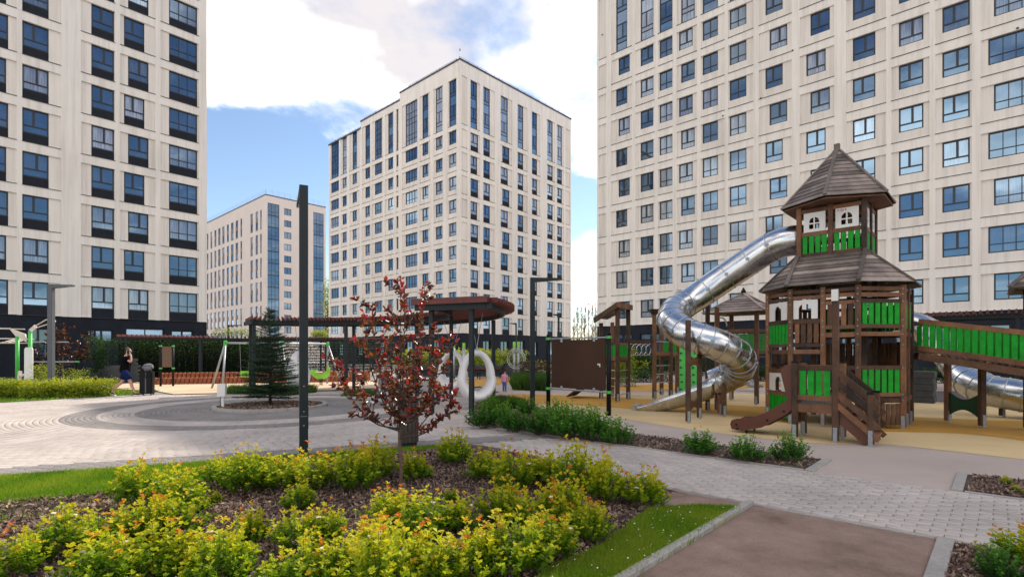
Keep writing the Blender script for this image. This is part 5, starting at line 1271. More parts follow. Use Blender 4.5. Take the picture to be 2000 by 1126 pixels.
lamp(100, 19.9, 4.22, (1, .1), .78, .17, 'greysteel', 'grey lamp with short arm on the far left lawn')
lamp(446, 50, 4.3, (1, .1), 1.2, .14, 'darksteel', 'distant dark lamp before the pinkish block')
lamp(1008, 45, 4.2, (-1, .1), .55, .12, 'darksteel', 'distant slim lamp before the central block, arm to the left')
lamp(1091, 36, 4.3, (-1, .3), .40, .12, 'darksteel', 'distant slim lamp near the right corner of the central block')

# ---- fitness station on the far left
ft = empty('fitness_station', at(45, 752, 27.0).xy.to_3d(), 0, 'green fitness posts with beige ladder bars on the left edge', 'fitness station')
K = 27.0 / F_PX
fz = lambda y: EYE + (HORIZON - y) * K
def fx_(px): return (px - 45) * K
for px, yt in ((34, 656), (59, 648)): part('post', M['ltgreen'], ft, lambda b: b.tube([(fx_(px), 0, 0), (fx_(px), 0, fz(yt))], .085, 12), True)
inst('gusset', shape_mesh('gusset', [[(fx_(18), fz(640)), (fx_(50), fz(652)), (fx_(53), fz(668)), (fx_(30), fz(655))]], .05, M['beige']), ft)
for y in (0, .8):
    part('bar', M['beige'], ft, lambda b: (b.tube([(fx_(-40), y, fz(640)), (fx_(20), y, fz(641))], .03, 6), b.tube([(fx_(-40), y, fz(660)), (fx_(38), y, fz(661))], .03, 6), b.tube([(fx_(-40), y, fz(669)), (fx_(35), y, fz(669))], .03, 6)))
for px in (2, 14, 26): part('rung', M['beige'], ft, lambda b: b.tube([(fx_(px), 0, fz(669)), (fx_(px), .8, fz(661))], .022, 6))
part('arm', M['beige'], ft, lambda b: (b.beam((fx_(60), 0, fz(646)), (fx_(70), 0, fz(637)), .06, .2), b.tube([(fx_(68), 0, fz(637)), (fx_(90), 0, fz(624)), (fx_(108), 0, fz(628))], .03, 6), b.tube([(fx_(70), 0, fz(640)), (fx_(96), 0, fz(632)), (fx_(108), 0, fz(626))], .03, 6)))
inst('panel', shape_mesh('panel', [[(fx_(55), fz(742)), (fx_(68), fz(743)), (fx_(70), fz(740)), (fx_(70), fz(682)), (fx_(68), fz(678)), (fx_(56), fz(678)), (fx_(54), fz(682)), (fx_(53.5), fz(740))]], .04, M['whiteboard']), ft, (0, -.16, 0))
part('panel_rim', M['ltgreen'], ft, lambda b: b.box(fx_(52), -.14, fz(743), fx_(54), -.08, fz(680)))
part('pedal', M['beige'], ft, lambda b: (b.beam((fx_(40), -.1, fz(748)), (fx_(43), -.1, fz(724)), .1, .14), b.beam((fx_(42), -.1, fz(735)), (fx_(52), -.1, fz(730)), .08, .1)))
pbx = empty('parallel_bars', at(110, 745, 29).xy.to_3d(), R(8), 'black parallel bars with green ends behind the grey lamp', 'fitness bars')
for x in (-1.0, .95): part('post', M['black'], pbx, lambda b: b.tube([(x, 0, 0), (x, 0, 1.16)], .06, 8))
for z, x1 in ((1.17, 1.05), (2.25, .6)): part('bar', M['rail'], pbx, lambda b: b.tube([(-1.2, 0, z), (x1, 0, z)], .035, 8))
part('post', M['black'], pbx, lambda b: b.tube([(-.2, .3, 0), (-.2, .3, 2.3)], .06, 8)); part('end_cap', M['ltgreen'], pbx, lambda b: b.tube([(1.0, 0, 1.17), (1.14, 0, 1.17)], .05, 8))
# fitness wheel and posts before the central block
fw = empty('exercise_machine', at(1009, 736, 36).xy.to_3d(), R(-10), 'grey fitness wheel on twin posts with lime caps', 'exercise machine')
for x in (-.16, .12):
    part('post', M['rail'], fw, lambda b: b.tube([(x, 0, 0), (x, 0, 2.05)], .10, 10), True); part('cap', M['lime'], fw, lambda b: b.tube([(x, 0, 2.06), (x, 0, 2.42)], .10, 10))
part('wheel', M['rail'], fw, lambda b: (b.tube([(.62 * math.cos(a), -.15, 1.25 + .66 * math.sin(a)) for a in np.linspace(0, 6.283, 29)[:-1]], .03, 6, closed=True), b.tube([(.50 * math.cos(a), -.15, 1.25 + .53 * math.sin(a)) for a in np.linspace(0, 6.283, 29)[:-1]], .025, 6, closed=True)))
for i in range(10): a = i * .628; part('grip', M['rail'], fw, lambda b: b.tube([(.5 * math.cos(a), -.15, 1.25 + .53 * math.sin(a)), (.62 * math.cos(a), -.15, 1.25 + .66 * math.sin(a))], .02, 5))
for px, lab in ((886, 'grey fitness post with lime cap behind the pod swings, left one'), (906, 'grey fitness post with lime cap behind the pod swings, right one')):
    r_ = empty('fitness_post', at(px, 740, 34).xy.to_3d(), 0, lab, 'fitness post')
    part('post', M['rail'], r_, lambda b: b.tube([(0, 0, 0), (0, 0, 1.95)], .10, 10), True); part('cap', M['lime'], r_, lambda b: b.tube([(0, 0, 1.96), (0, 0, 2.3)], .10, 10)); part('step_arm', M['greysteel'], r_, lambda b: (b.tube([(-.5, 0, .45), (.5, 0, .45)], .05, 6), b.box(-.3, -.2, .1, .3, .2, .16)))
# low planter wall with bench
pw = empty('planter_wall', (-3.4, 37.6, 0), R(6), 'low dark block planter wall behind the pod swings', 'planter wall')
for j in range(4):
    for i in range(12):
        part('block', M['stone'], pw, lambda b: b.box(-4.3 + i * .72 + (.36 if j % 2 else 0), 0, j * .2, -4.3 + i * .72 + .71 + (.36 if j % 2 else 0), .4, j * .2 + .19))
part('bench_top', M['red'], pw, lambda b: b.box(-4.3, -.35, .5, 3.0, -.02, .56))
cb = empty('wire_chair', at(958, 738, 33.5).xy.to_3d(), R(20), 'dark slatted lounge bench beside the pod swings', 'bench')
for i in range(8): part('slat', M['black'], cb, lambda b: b.box(-.9 + i * .2, -.3, .40, -.78 + i * .2, .3, .44))
for i in range(5): part('back_slat', M['black'], cb, lambda b: b.beam((.65, -.3 + i * .15, .45), (1.05, -.3 + i * .15, 1.0), .03, .04))
for x in (-.8, .7): part('leg', M['black'], cb, lambda b: (b.box(x, -.28, 0, x + .05, -.23, .40), b.box(x, .23, 0, x + .05, .28, .40)))
# pergola behind the bridge
rp = empty('pergola', (15.2, 25.2, 0), ANG1, 'dark red pergola roof showing behind the sloping bridge', 'pergola')
for i in range(4):
    for y in (0, 2): part('post', M['darksteel'], rp, lambda b: b.box(i * 3.2 - .06, y - .06, 0, i * 3.2 + .06, y + .06, 3.05))
for y in (0, 2): part('beam', M['darksteel'], rp, lambda b: b.box(-.5, y - .05, 3.051, 11, y + .05, 3.2))
for i in range(56): part('slat', M['red'], rp, lambda b: b.box(-.6 + i * .21, -.6, 3.202, -.54 + i * .21, 2.6, 3.36))
bd = empty('stone_stack', at(1787, 794, 17.5).xy.to_3d(), ANG1, 'dark stacked stone planter behind the castle posts', 'planter')
for i in range(5): part('stone_course', M['stone'], bd, lambda b: b.box(-.5 + (i % 2) * .03, 0, i * .21, .5 - (i % 2) * .03, 1.0, i * .21 + .2))
# ================================================================== VEGETATION
def unit(a): return a / np.maximum(np.linalg.norm(a, axis=-1, keepdims=True), 1e-9)
def leaf_quads(P, D, L, W, fold=.25):
    """diamond leaves: base P, direction D, length L, width W -> (N,4,3)"""
    n = len(P); rv = rng.normal(size=(n, 3)); S = unit(np.cross(D, rv)); U = np.cross(S, D)
    U[U[:, 2] < 0] *= -1
    L = np.broadcast_to(L, n)[:, None]; W = np.broadcast_to(W, n)[:, None]
    V = np.zeros((n, 4, 3)); V[:, 0] = P; V[:, 1] = P + D * L * .5 + S * W * .5 + U * W * fold; V[:, 2] = P + D * L; V[:, 3] = P + D * L * .5 - S * W * .5 + U * W * fold
    return V
def flat_leaves(P, D, L, W):
    """leaves held level-ish so that their upper faces show"""
    n = len(P); up = unit(np.array([0, 0, 1.0]) + rng.normal(0, .45, (n, 3))); S = unit(np.cross(D, up)); U = np.cross(S, D)
    L = np.broadcast_to(L, n)[:, None]; W = np.broadcast_to(W, n)[:, None]
    V = np.zeros((n, 4, 3)); V[:, 0] = P; V[:, 1] = P + D * L * .55 + S * W * .5 + U * W * .18; V[:, 2] = P + D * L; V[:, 3] = P + D * L * .55 - S * W * .5 + U * W * .18
    return V
def quads_mesh(name, V, m, tint):
    n = len(V); return np_mesh(name, V.reshape(-1, 3), np.arange(n * 4).reshape(-1, 4), M[m], np.repeat(tint, 4))

def shrub_meshes(m, seed, rad=.40, hgt=.50, shoots=78, per=22, leaf=(.042, .064), tip=1.0):
    global rng
    rng = np.random.default_rng(seed)
    Vs, Ts = [], []; st = MB()
    lob = rng.uniform(0, 6.28, 5); lobr = rng.uniform(.75, 1.1, 5)
    for s in range(shoots):
        az = rng.uniform(0, 6.283); rr = math.sqrt(rng.uniform(0, 1)); k = int(az / 6.284 * 5)
        h = hgt * (1 - .60 * rr ** 2.0) * rng.uniform(.72, 1.15); rad_ = rad * rr * lobr[k] * rng.uniform(.88, 1.12)
        p0 = np.array([.10 * rr * math.cos(az), .10 * rr * math.sin(az), 0.0]); p2 = np.array([rad_ * math.cos(az), rad_ * math.sin(az), h]); p1 = np.array([rad_ * .75 * math.cos(az), rad_ * .75 * math.sin(az), h * .45])
        t = np.sort(rng.uniform(.22, 1.0, per)) ** .8; t[-6:] = rng.uniform(.95, 1.0, 6)
        T = t[:, None]; C = (1 - T) ** 2 * p0 + 2 * T * (1 - T) * p1 + T ** 2 * p2
        out = np.array([math.cos(az) * rr, math.sin(az) * rr, .75]); tang = unit(p2 - p1)
        a = np.arange(per) * 2.4 + rng.uniform(0, 6); side = np.stack([np.cos(a), np.sin(a), np.zeros(per)], 1)
        D = unit(side * 1.0 + tang * .55 + out * .25 + rng.normal(0, .2, (per, 3)))
        L = rng.uniform(*leaf, per) * (1.0 - .25 * (t > .94)); Vs.append(flat_leaves(C, D, L, L * .64))
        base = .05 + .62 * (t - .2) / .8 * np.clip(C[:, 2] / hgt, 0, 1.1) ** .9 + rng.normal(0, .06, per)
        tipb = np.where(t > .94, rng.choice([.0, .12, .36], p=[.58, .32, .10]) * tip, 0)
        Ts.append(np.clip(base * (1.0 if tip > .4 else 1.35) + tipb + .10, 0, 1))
        if s % 4 == 0: st.tube([tuple(p0), tuple((p0 + 2 * p1 + p2) / 4), tuple(p2 * .96)], [.006, .004, .002], 4, caps=False)
    return quads_mesh('foliage', np.concatenate(Vs), m, np.concatenate(Ts)), st.mesh('stem', M['stem'])
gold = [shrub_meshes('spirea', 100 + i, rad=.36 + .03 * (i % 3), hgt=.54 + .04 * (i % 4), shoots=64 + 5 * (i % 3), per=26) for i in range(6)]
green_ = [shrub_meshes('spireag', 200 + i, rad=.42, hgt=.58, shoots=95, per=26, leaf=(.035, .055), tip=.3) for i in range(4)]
rng = np.random.default_rng(77)
ORD = ['first', 'second', 'third', 'fourth', 'fifth', 'sixth', 'seventh', 'eighth', 'ninth', 'tenth', 'eleventh', 'twelfth', 'thirteenth', 'fourteenth', 'fifteenth', 'sixteenth']
flower = MB(); [flower.lathe([(.002, 0), (.016, .006), (.014, .014), (.004, .018)], 6, (random.uniform(-.02, .02), random.uniform(-.02, .02), 0)) for _ in range(5)]; flower = flower.mesh('flower_head', M['dryflower'])
def shrub(var, x, y, s, lab, group, flowers=0, name='spirea_shrub', z=.01):
    rt = empty(name, (x, y, z), random.uniform(0, 6.28), lab, 'shrub', group); rt.scale = (s * random.uniform(.95, 1.1), s * random.uniform(.95, 1.1), s * random.uniform(.82, 1.18))
    inst('foliage', var[0], rt); inst('stem', var[1], rt)
    for i in range(flowers):
        a = random.uniform(0, 6.28); q = random.uniform(.05, .32); inst('flower_head', flower, rt, (q * math.cos(a), q * math.sin(a), .50 - q * .5))
rowsG = {
 'back row of the golden shrub bed': [(272, 992, .78), (345, 1003, .9), (425, 955, .8), (480, 965, .85), (543, 958, .85), (605, 962, .92), (690, 962, .92), (735, 938, .8), (808, 940, .72), (888, 908, .85), (945, 938, .75), (1000, 962, .85), (1050, 948, .85), (1118, 965, .9), (1185, 985, .92), (1262, 990, .80)],
 'middle row of the golden shrub bed': [(115, 1088, .85), (195, 1085, .85), (285, 1062, .85), (345, 1052, .8), (490, 1066, .62), (585, 998, .62), (590, 1078, .8), (645, 1068, .6), (762, 1042, .8), (828, 1055, .9), (985, 1028, .85), (1052, 1040, .9), (1108, 1035, .85), (1150, 1062, .72), (900, 1040, .7)],
 'front row of the golden shrub bed': [(20, 1138, .7), (205, 1165, .9), (300, 1140, .95), (385, 1130, .95), (440, 1160, .85), (585, 1160, .9), (665, 1150, .8), (740, 1120, .85), (745, 1175, .95), (845, 1150, .9), (925, 1135, .92), (1000, 1122, .95), (1078, 1095, .85)]}
for rn, items in rowsG.items():
    items = sorted(items)
    for i, (px, py, s) in enumerate(items):
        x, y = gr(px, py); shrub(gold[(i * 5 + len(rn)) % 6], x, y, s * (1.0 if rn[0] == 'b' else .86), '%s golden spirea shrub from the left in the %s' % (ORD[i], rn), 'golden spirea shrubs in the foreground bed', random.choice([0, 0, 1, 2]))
for i, (px, py) in enumerate([(420, 985), (395, 1000), (330, 975), (880, 985), (830, 935)]):
    x, y = gr(px, py); shrub(gold[i % 6], x, y, .28, '%s tiny spirea seedling from the left on the mulch' % ORD[sorted([420, 395, 330, 880, 830]).index(px)], 'spirea seedlings on the mulch')
strip_ = [(945, 838, .95), (985, 826, .85), (1005, 845, 1.0), (1030, 812, .75), (1060, 850, 1.0), (1085, 835, .9), (1110, 858, 1.0), (1140, 845, .85), (1160, 862, .95), (1205, 868, .85), (1368, 888, .80), (1455, 902, .72), (1540, 904, .70), (960, 808, .7), (1000, 800, .6)]
strip_ = sorted(strip_)
for i, (px, py, s) in enumerate(strip_):
    x, y = gr(px, py); shrub(green_[i % 4], x, y, s * 1.04, '%s green spirea shrub from the left along the strip bed' % ORD[i], 'green spirea shrubs on the strip bed')
x, y = gr(2000, 1112); shrub(gold[2], x, y, .58, 'single spirea shrub in the bottom right corner bed', 'corner shrubs')
x, y = gr(1950, 1140); shrub(green_[1], x, y, .45, 'low green shrub at the bottom right frame edge', 'corner shrubs')
for i, (px, py) in enumerate([(1985, 962), (1965, 948), (2010, 970)]): x, y = gr(px, py); shrub(gold[i], x, y, .2, '%s creeping seedling from the left in the right hand bed' % ORD[[1965, 1985, 2010].index(px)], 'seedlings in the right bed')

# ---- purple plum tree
def leaf6(P, D, L, W):
    n = len(P); rv = rng.normal(size=(n, 3)); S = unit(np.cross(D, rv)); U = np.cross(S, D); L = np.broadcast_to(L, n)[:, None]; W = np.broadcast_to(W, n)[:, None]
    V = np.zeros((n, 6, 3)); V[:, 0] = P
    for k, (f, w, s) in enumerate(((.3, .46, 1), (.7, .40, 1)), 1): V[:, k] = P + D * L * f + S * W * w + U * W * .22
    V[:, 3] = P + D * L - U * W * .12; V[:, 4] = P + D * L * .7 - S * W * .40 + U * W * .22; V[:, 5] = P + D * L * .3 - S * W * .46 + U * W * .22
    return V
L6 = np.array([[0, 1, 2, 3], [0, 3, 4, 5]])
def leaf6_mesh(name, V, m, tint): n = len(V); return np_mesh(name, V.reshape(-1, 3), (L6[None] + (np.arange(n) * 6)[:, None, None]).reshape(-1, 4), M[m], np.repeat(tint, 6))
def plum_tree(name, loc, label, H, spread, fork, nb, per, leafL, singles, seed, trunk_r=.022):
    global rng
    rng = np.random.default_rng(seed); rd = random.Random(seed)
    rt = empty(name, loc, 0, label, 'tree')
    tr_ = MB(); tr_.tube(catmull([(0, 0, -.05), (.012, 0, fork * .5), (-.012, .01, fork), (0, .0, fork * 1.6)], 4), [trunk_r * (1.1 - .035 * i) for i in range(13)], 8); tr_.build('trunk', M['bark'], rt, True)
    P, D, Tn = [], [], []
    def leaves_on(pts, t0, n, tipred):
        for _ in range(n):
            t = t0 + (1 - t0) * rd.random() ** .75; f = t * (len(pts) - 1); i = min(int(f), len(pts) - 2); c = pts[i].lerp(pts[i + 1], f - i); tg = (pts[i + 1] - pts[i]).normalized()
            dr = Vector((rd.gauss(0, 1), rd.gauss(0, 1), rd.gauss(-.15, .7))).normalized() * .9 + tg * .6; dr.normalize()
            P.append(c); D.append(dr); Tn.append(min(1, max(0, rd.gauss(.38, .2) + (tipred if t > .86 else 0))))
    for k in range(nb):
        az = 6.283 * k / nb * 2.4 + rd.uniform(-.3, .3); f = (k + .5) / nb
        zs = fork * (1.0 + .7 * f); ze = H * (.42 + .58 * f) * rd.uniform(.94, 1.03); r_ = spread * (1.0 - .62 * max(0, f - .35) / .65) * rd.uniform(.75, 1.1)
        if k == nb - 1: ze, r_ = H * .97, .05
        p0 = Vector((0, 0, zs)); p3 = Vector((r_ * math.cos(az), r_ * math.sin(az), ze)); p1 = Vector((r_ * .45 * math.cos(az), r_ * .45 * math.sin(az), zs + (ze - zs) * .12)); p2 = Vector((r_ * .85 * math.cos(az), r_ * .85 * math.sin(az), zs + (ze - zs) * .55))
        pts = catmull([p0, p1, p2, p3], 5)
        MB().tube(pts, [max(.003, trunk_r * .55 * (1 - i / len(pts))) for i in range(len(pts))], 6).build('branch', M['barkd'], rt, True)
        leaves_on(pts, .28, per // 3, .45)
        tw = MB()
        for s in range(7):
            t = .22 + .75 * (s + rd.random()) / 7; ff = t * (len(pts) - 1); i = min(int(ff), len(pts) - 2); c = pts[i].lerp(pts[i + 1], ff - i)
            dr = (Vector((rd.gauss(0, 1), rd.gauss(0, 1), rd.uniform(.1, .9))).normalized() + (pts[i + 1] - pts[i]).normalized() * .5).normalized(); ln = spread * rd.uniform(.28, .5)
            q = [c, c + dr * ln * .5 + Vector((0, 0, .01)), c + dr * ln]; tw.tube(q, [.004, .003, .0015], 4, caps=False); leaves_on(q, .15, per // 8, .5)
        tag(tw.build('twig', M['barkd'], rt), kind='stuff')
    P = np.array([tuple(p) for p in P]); D = np.array([tuple(p) for p in D]); Tn = np.array(Tn); n = len(P)
    L = rng.uniform(*leafL, n); V = leaf6(P, D, L, L * .5)
    order = np.argsort(P[:, 1]); one = order[:singles]; rest = order[singles:]
    cr_ = inst('crown', leaf6_mesh('crown', V[rest], 'plum', Tn[rest]), rt); cr_['kind'] = 'stuff'
    for i in one: inst('leaf', leaf6_mesh('leaf', V[i:i + 1] - P[i], 'plum', Tn[i:i + 1]), cr_, tuple(P[i]))
    return rt
plum_tree('purple_plum_tree', (-1.34, 6.35, 0), 'young purple leaved plum tree with thin trunk in the foreground', 2.66, .68, .62, 16, 140, (.048, .082), 300, 21)
plum_tree('purple_plum_tree', (-25.6, 30.2, 0), 'small purple leaved tree against the dark base of the left block', 3.4, 1.35, .9, 9, 120, (.12, .2), 0, 22, .05)

# ---- spruce
def spruce(loc, H, W, label):
    rt = empty('spruce_tree', loc, 0, label, 'tree'); rd = random.Random(3)
    MB().tube([(0, 0, -.05), (0, 0, H * .5), (0, 0, H)], [.05, .032, .006], 8).build('trunk', M['barkd'], rt, True)
    C, Dd, Ln, Tn = [], [], [], []; bm_ = MB(); z = .30
    while z < H - .05:
        f = z / H; L0 = W * (1 - f) ** .80 + .05; nb = 9 if f < .7 else 6; a0 = rd.uniform(0, 6.28)
        for k in range(nb):
            az = a0 + 6.283 * k / nb + rd.uniform(-.2, .2); L = L0 * rd.uniform(.72, 1.12); out = Vector((math.cos(az), math.sin(az), 0)); sd = Vector((-out.y, out.x, 0)); zz = z + rd.uniform(-.07, .07)
            dr = -.20 + .85 * f + rd.uniform(-.1, .1)
            pts = [Vector((0, 0, zz)), out * L * .5 + Vector((0, 0, zz + dr * L * .30)), out * L + Vector((0, 0, zz + dr * L * .45 + .05))]
            bm_.tube(pts, [.009, .006, .002], 4, caps=False)
            m = max(5, int(L / .055))
            for i in range(m):
                t = .12 + .88 * i / m; c = pts[0].lerp(pts[1], t * 2) if t < .5 else pts[1].lerp(pts[2], t * 2 - 1)
                for s in (-1, 1):
                    bl = (1 - t * .75) * L * .38 * rd.uniform(.7, 1.1) + .05; bd_ = (out * .75 + sd * s * .8 + Vector((0, 0, rd.uniform(-.05, .16)))).normalized(); nn = max(3, int(bl / .022))
                    for q in range(nn):
                        p = c + bd_ * bl * (q + .5) / nn
                        for e in range(2): C.append(tuple(p)); Dd.append(tuple((bd_ * .8 + Vector((rd.gauss(0, .6), rd.gauss(0, .6), rd.gauss(.15, .5)))).normalized())); Ln.append(rd.uniform(.03, .055)); Tn.append(.15 + .75 * t * rd.random())
        z += .085 + .03 * (1 - f)
    bm_.build('branch', M['barkd'], rt)
    Ln = np.array(Ln); o = inst('crown', quads_mesh('crown', leaf_quads(np.array(C), np.array(Dd), Ln, .009), 'spruce', np.clip(np.array(Tn), 0, 1)), rt); o['kind'] = 'stuff'
spruce((-7.35, 16.1, .05), 2.93, 1.06, 'dark young spruce in the round kerbed bed')

# ---- hedges and leaf masses (rounded boxes of leaves)
def leaf_mass(name, loc, rz, size, n, leaf, m, label, cat, hollow=.55, top_bright=.5, stems=True, group=None):
    L, Wd, H = size; rt = empty(name, loc, rz, label, cat, group)
    U = rng.uniform(-1, 1, (n, 3)); k = np.max(np.abs(U), 1); U = U / k[:, None] * (rng.uniform(0, 1, n) ** hollow)[:, None]
    lump = np.array([mnoise.noise(Vector((u[0] * L * 1.1, u[1] * 2, u[2] * 2 + loc[0]))) for u in U])
    P = np.stack([U[:, 0] * L / 2, U[:, 1] * Wd / 2, (U[:, 2] + 1) * H / 2], 1) * (1 + .16 * lump[:, None]) + rng.normal(0, leaf * .5, (n, 3)); P[:, 2] = np.maximum(P[:, 2], .02)
    D = unit(U + rng.normal(0, .7, (n, 3))); Ls = rng.uniform(.7, 1.2, n) * leaf
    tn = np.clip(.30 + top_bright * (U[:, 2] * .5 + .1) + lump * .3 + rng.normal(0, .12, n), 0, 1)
    inst('foliage', quads_mesh('foliage', flat_leaves(P, D, Ls, Ls * .62), m, tn), rt)
    if stems:
        st = MB(); [st.tube([(x, 0, 0), (x + random.uniform(-.1, .1), random.uniform(-.1, .1), H * .8)], [.015, .006], 4, caps=False) for x in np.linspace(-L * .42, L * .42, max(2, int(L / .4)))]; st.build('stem', M['stem'], rt)
    return rt
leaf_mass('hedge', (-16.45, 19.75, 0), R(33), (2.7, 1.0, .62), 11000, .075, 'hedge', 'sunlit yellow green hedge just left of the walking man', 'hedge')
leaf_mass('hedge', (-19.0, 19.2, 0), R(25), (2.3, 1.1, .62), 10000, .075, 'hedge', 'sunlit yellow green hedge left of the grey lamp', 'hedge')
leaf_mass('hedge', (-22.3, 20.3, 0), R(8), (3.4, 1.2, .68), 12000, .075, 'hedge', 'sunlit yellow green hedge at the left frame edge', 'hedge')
leaf_mass('shrub', (-22.6, 25.6, 0), 0, (1.0, 1.0, 1.1), 1500, .06, 'hedge', 'loose leafy shrub between hedge and fitness posts', 'shrub')
leaf_mass('shrub', at(150, 760, 24).xy.to_3d(), 0, (.8, .8, .9), 1300, .05, 'hedge', 'small loose shrub just right of the grey lamp', 'shrub')
hb = S_ + N_ * 2.75
leaf_mass('hedge_wall', (hb.x + D_.x * 3.9, hb.y + D_.y * 3.9, 0), math.atan2(D_.y, D_.x), (8.6, .7, 2.45), 14000, .09, 'vine', 'tall dark vine hedge filling the long pergola', 'hedge', .35)
leaf_mass('hedge_wall', (hb.x + D_.x * 12.3, hb.y + D_.y * 12.3, .3), math.atan2(D_.y, D_.x), (7.6, .5, 2.1), 7000, .09, 'vine', 'brighter vine growth on the trellis behind the swing frame', 'hedge', .3, .6)
leaf_mass('climbing_vine', (hb.x - D_.x * .8 - N_.x * 2.2, hb.y - D_.y * .8 - N_.y * 2.2, 0), 0, (1.0, 1.0, 2.5), 3500, .08, 'vine', 'leafy vine climbing the left end of the long pergola', 'vine')
for t, w, lab in ((6.0, 2.6, 'bright vine tuft on the red pergola roof, left one'), (11.0, 1.0, 'bright vine tuft on the red pergola roof, right one')):
    leaf_mass('vine_tuft', (S_.x + D_.x * t + N_.x * 1.2, S_.y + D_.y * t + N_.y * 1.2, 2.70), math.atan2(D_.y, D_.x), (w, .8, .45), 900, .09, 'hedge', lab, 'vine', .5, .5, False)
M['redhedge'] = leafy('barberry_leaf', [(0.0, (0.02, 0.008, 0.008)), (1.0, (0.10, 0.035, 0.02))], .3)
leaf_mass('hedge', at(1044, 733, 33).xy.to_3d(), 0, (2.0, 1.0, 1.1), 4500, .07, 'redhedge', 'dark red barberry hedge left of the brown board', 'hedge')
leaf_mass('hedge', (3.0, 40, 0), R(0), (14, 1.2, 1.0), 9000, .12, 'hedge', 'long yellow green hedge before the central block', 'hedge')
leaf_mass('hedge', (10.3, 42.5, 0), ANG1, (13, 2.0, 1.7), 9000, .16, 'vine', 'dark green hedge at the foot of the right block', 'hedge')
leaf_mass('hedge', at(1256, 748, 30).xy.to_3d(), 0, (3.2, 1.2, .65), 4000, .08, 'vine', 'low clipped green hedge beyond the monkey rings', 'hedge')
leaf_mass('shrub', at(1213, 756, 26).xy.to_3d(), 0, (1.3, 1.3, 1.9), 3500, .08, 'hedge', 'rounded light green bush behind the shed roof tower', 'shrub')
leaf_mass('hedge', at(1480, 752, 31).xy.to_3d(), 0, (3.0, 1.0, .9), 3500, .1, 'vine', 'green hedge glimpsed behind the steel slide', 'hedge')
leaf_mass('hedge', at(1835, 758, 29).xy.to_3d(), ANG1, (4.0, 1.0, .8), 3500, .1, 'vine', 'green hedge strip glimpsed under the bridge', 'hedge')
leaf_mass('planter_grass', (-3.6, 38.4, .7), R(6), (9, 1.2, 1.1), 6000, .16, 'hedge', 'tall flowering perennials in the planter behind the pod swings', 'plants')
# ---- grass clumps
def clump(poly, n, h, label, w=.012): return blades('ornamental_grass', poly, n, label, h, w, .0, 'tallgrass', .6, 'grass')
clump([gr(1000, 762), gr(1068, 764), gr(1068, 748), gr(1010, 748)], 5000, (.35, .75), 'tall ornamental grass patch left of the brown board', .02)
clump([gr(935, 786), gr(985, 783), gr(1030, 792), gr(1020, 800), gr(960, 800)], 5000, (.12, .3), 'grass patch at the feet of the front pergola posts', .014)
clump([gr(438, 770), gr(560, 773), gr(618, 767), gr(612, 761), gr(450, 762)], 6000, (.15, .35), 'dark grass island behind the spruce', .02)
clump([gr(665, 774), gr(760, 776), gr(800, 771), gr(700, 767)], 3000, (.1, .25), 'grass island beyond the purple tree', .02)
# ---- far birches
def birch(x, y, H, lab, seed):
    rd = random.Random(seed); rt = empty('birch_tree', (x, y, 0), 0, lab, 'tree', 'bare birches between the blocks')
    MB().tube([(0, 0, 0), (rd.uniform(-.2, .2), 0, H * .5), (rd.uniform(-.3, .3), 0, H)], [.11, .07, .015], 6).build('trunk', M['birch'], rt)
    b = MB()
    for i in range(60):
        z = H * rd.uniform(.18, .96); az = rd.uniform(0, 6.28); l = rd.uniform(.8, 2.2) * (1.1 - z / H); p = Vector((0, 0, z)); q = p + Vector((math.cos(az) * l * .55, math.sin(az) * l * .55, l * 1.1)); b.tube([p, q], [.035, .012], 3, caps=False)
        for j in range(5): c = p.lerp(q, rd.uniform(.3, 1)); b.tube([c, c + Vector((rd.gauss(0, .35), rd.gauss(0, .35), rd.uniform(.2, .9)))], [.018, .008], 3, caps=False)
    o = b.build('crown', M['birch'], rt)
for i, (px, d, h) in enumerate([(1121, 112, 9.5), (1128, 105, 11.0), (1136, 118, 12.6), (1143, 108, 12.0), (1150, 115, 13.0), (1157, 106, 11.6), (1163, 110, 12.2), (1170, 118, 12.5), (1178, 112, 12.0)]):
    birch((px - 1000) / F_PX * d, d, h, '%s bare birch from the left in the gap between the blocks' % ORD[i], 40 + i)
leaf_mass('hedge', at(1142, 700, 98).xy.to_3d(), 0, (14, 3, 2.2), 3000, .4, 'vine', 'distant scrub at the foot of the bare birches', 'scrub')
leaf_mass('poplar_tree', at(639, 700, 110).xy.to_3d(), 0, (1.0, 1.0, 16), 2500, .35, 'hedge', 'slim yellow green tree between the pinkish and central blocks', 'tree')

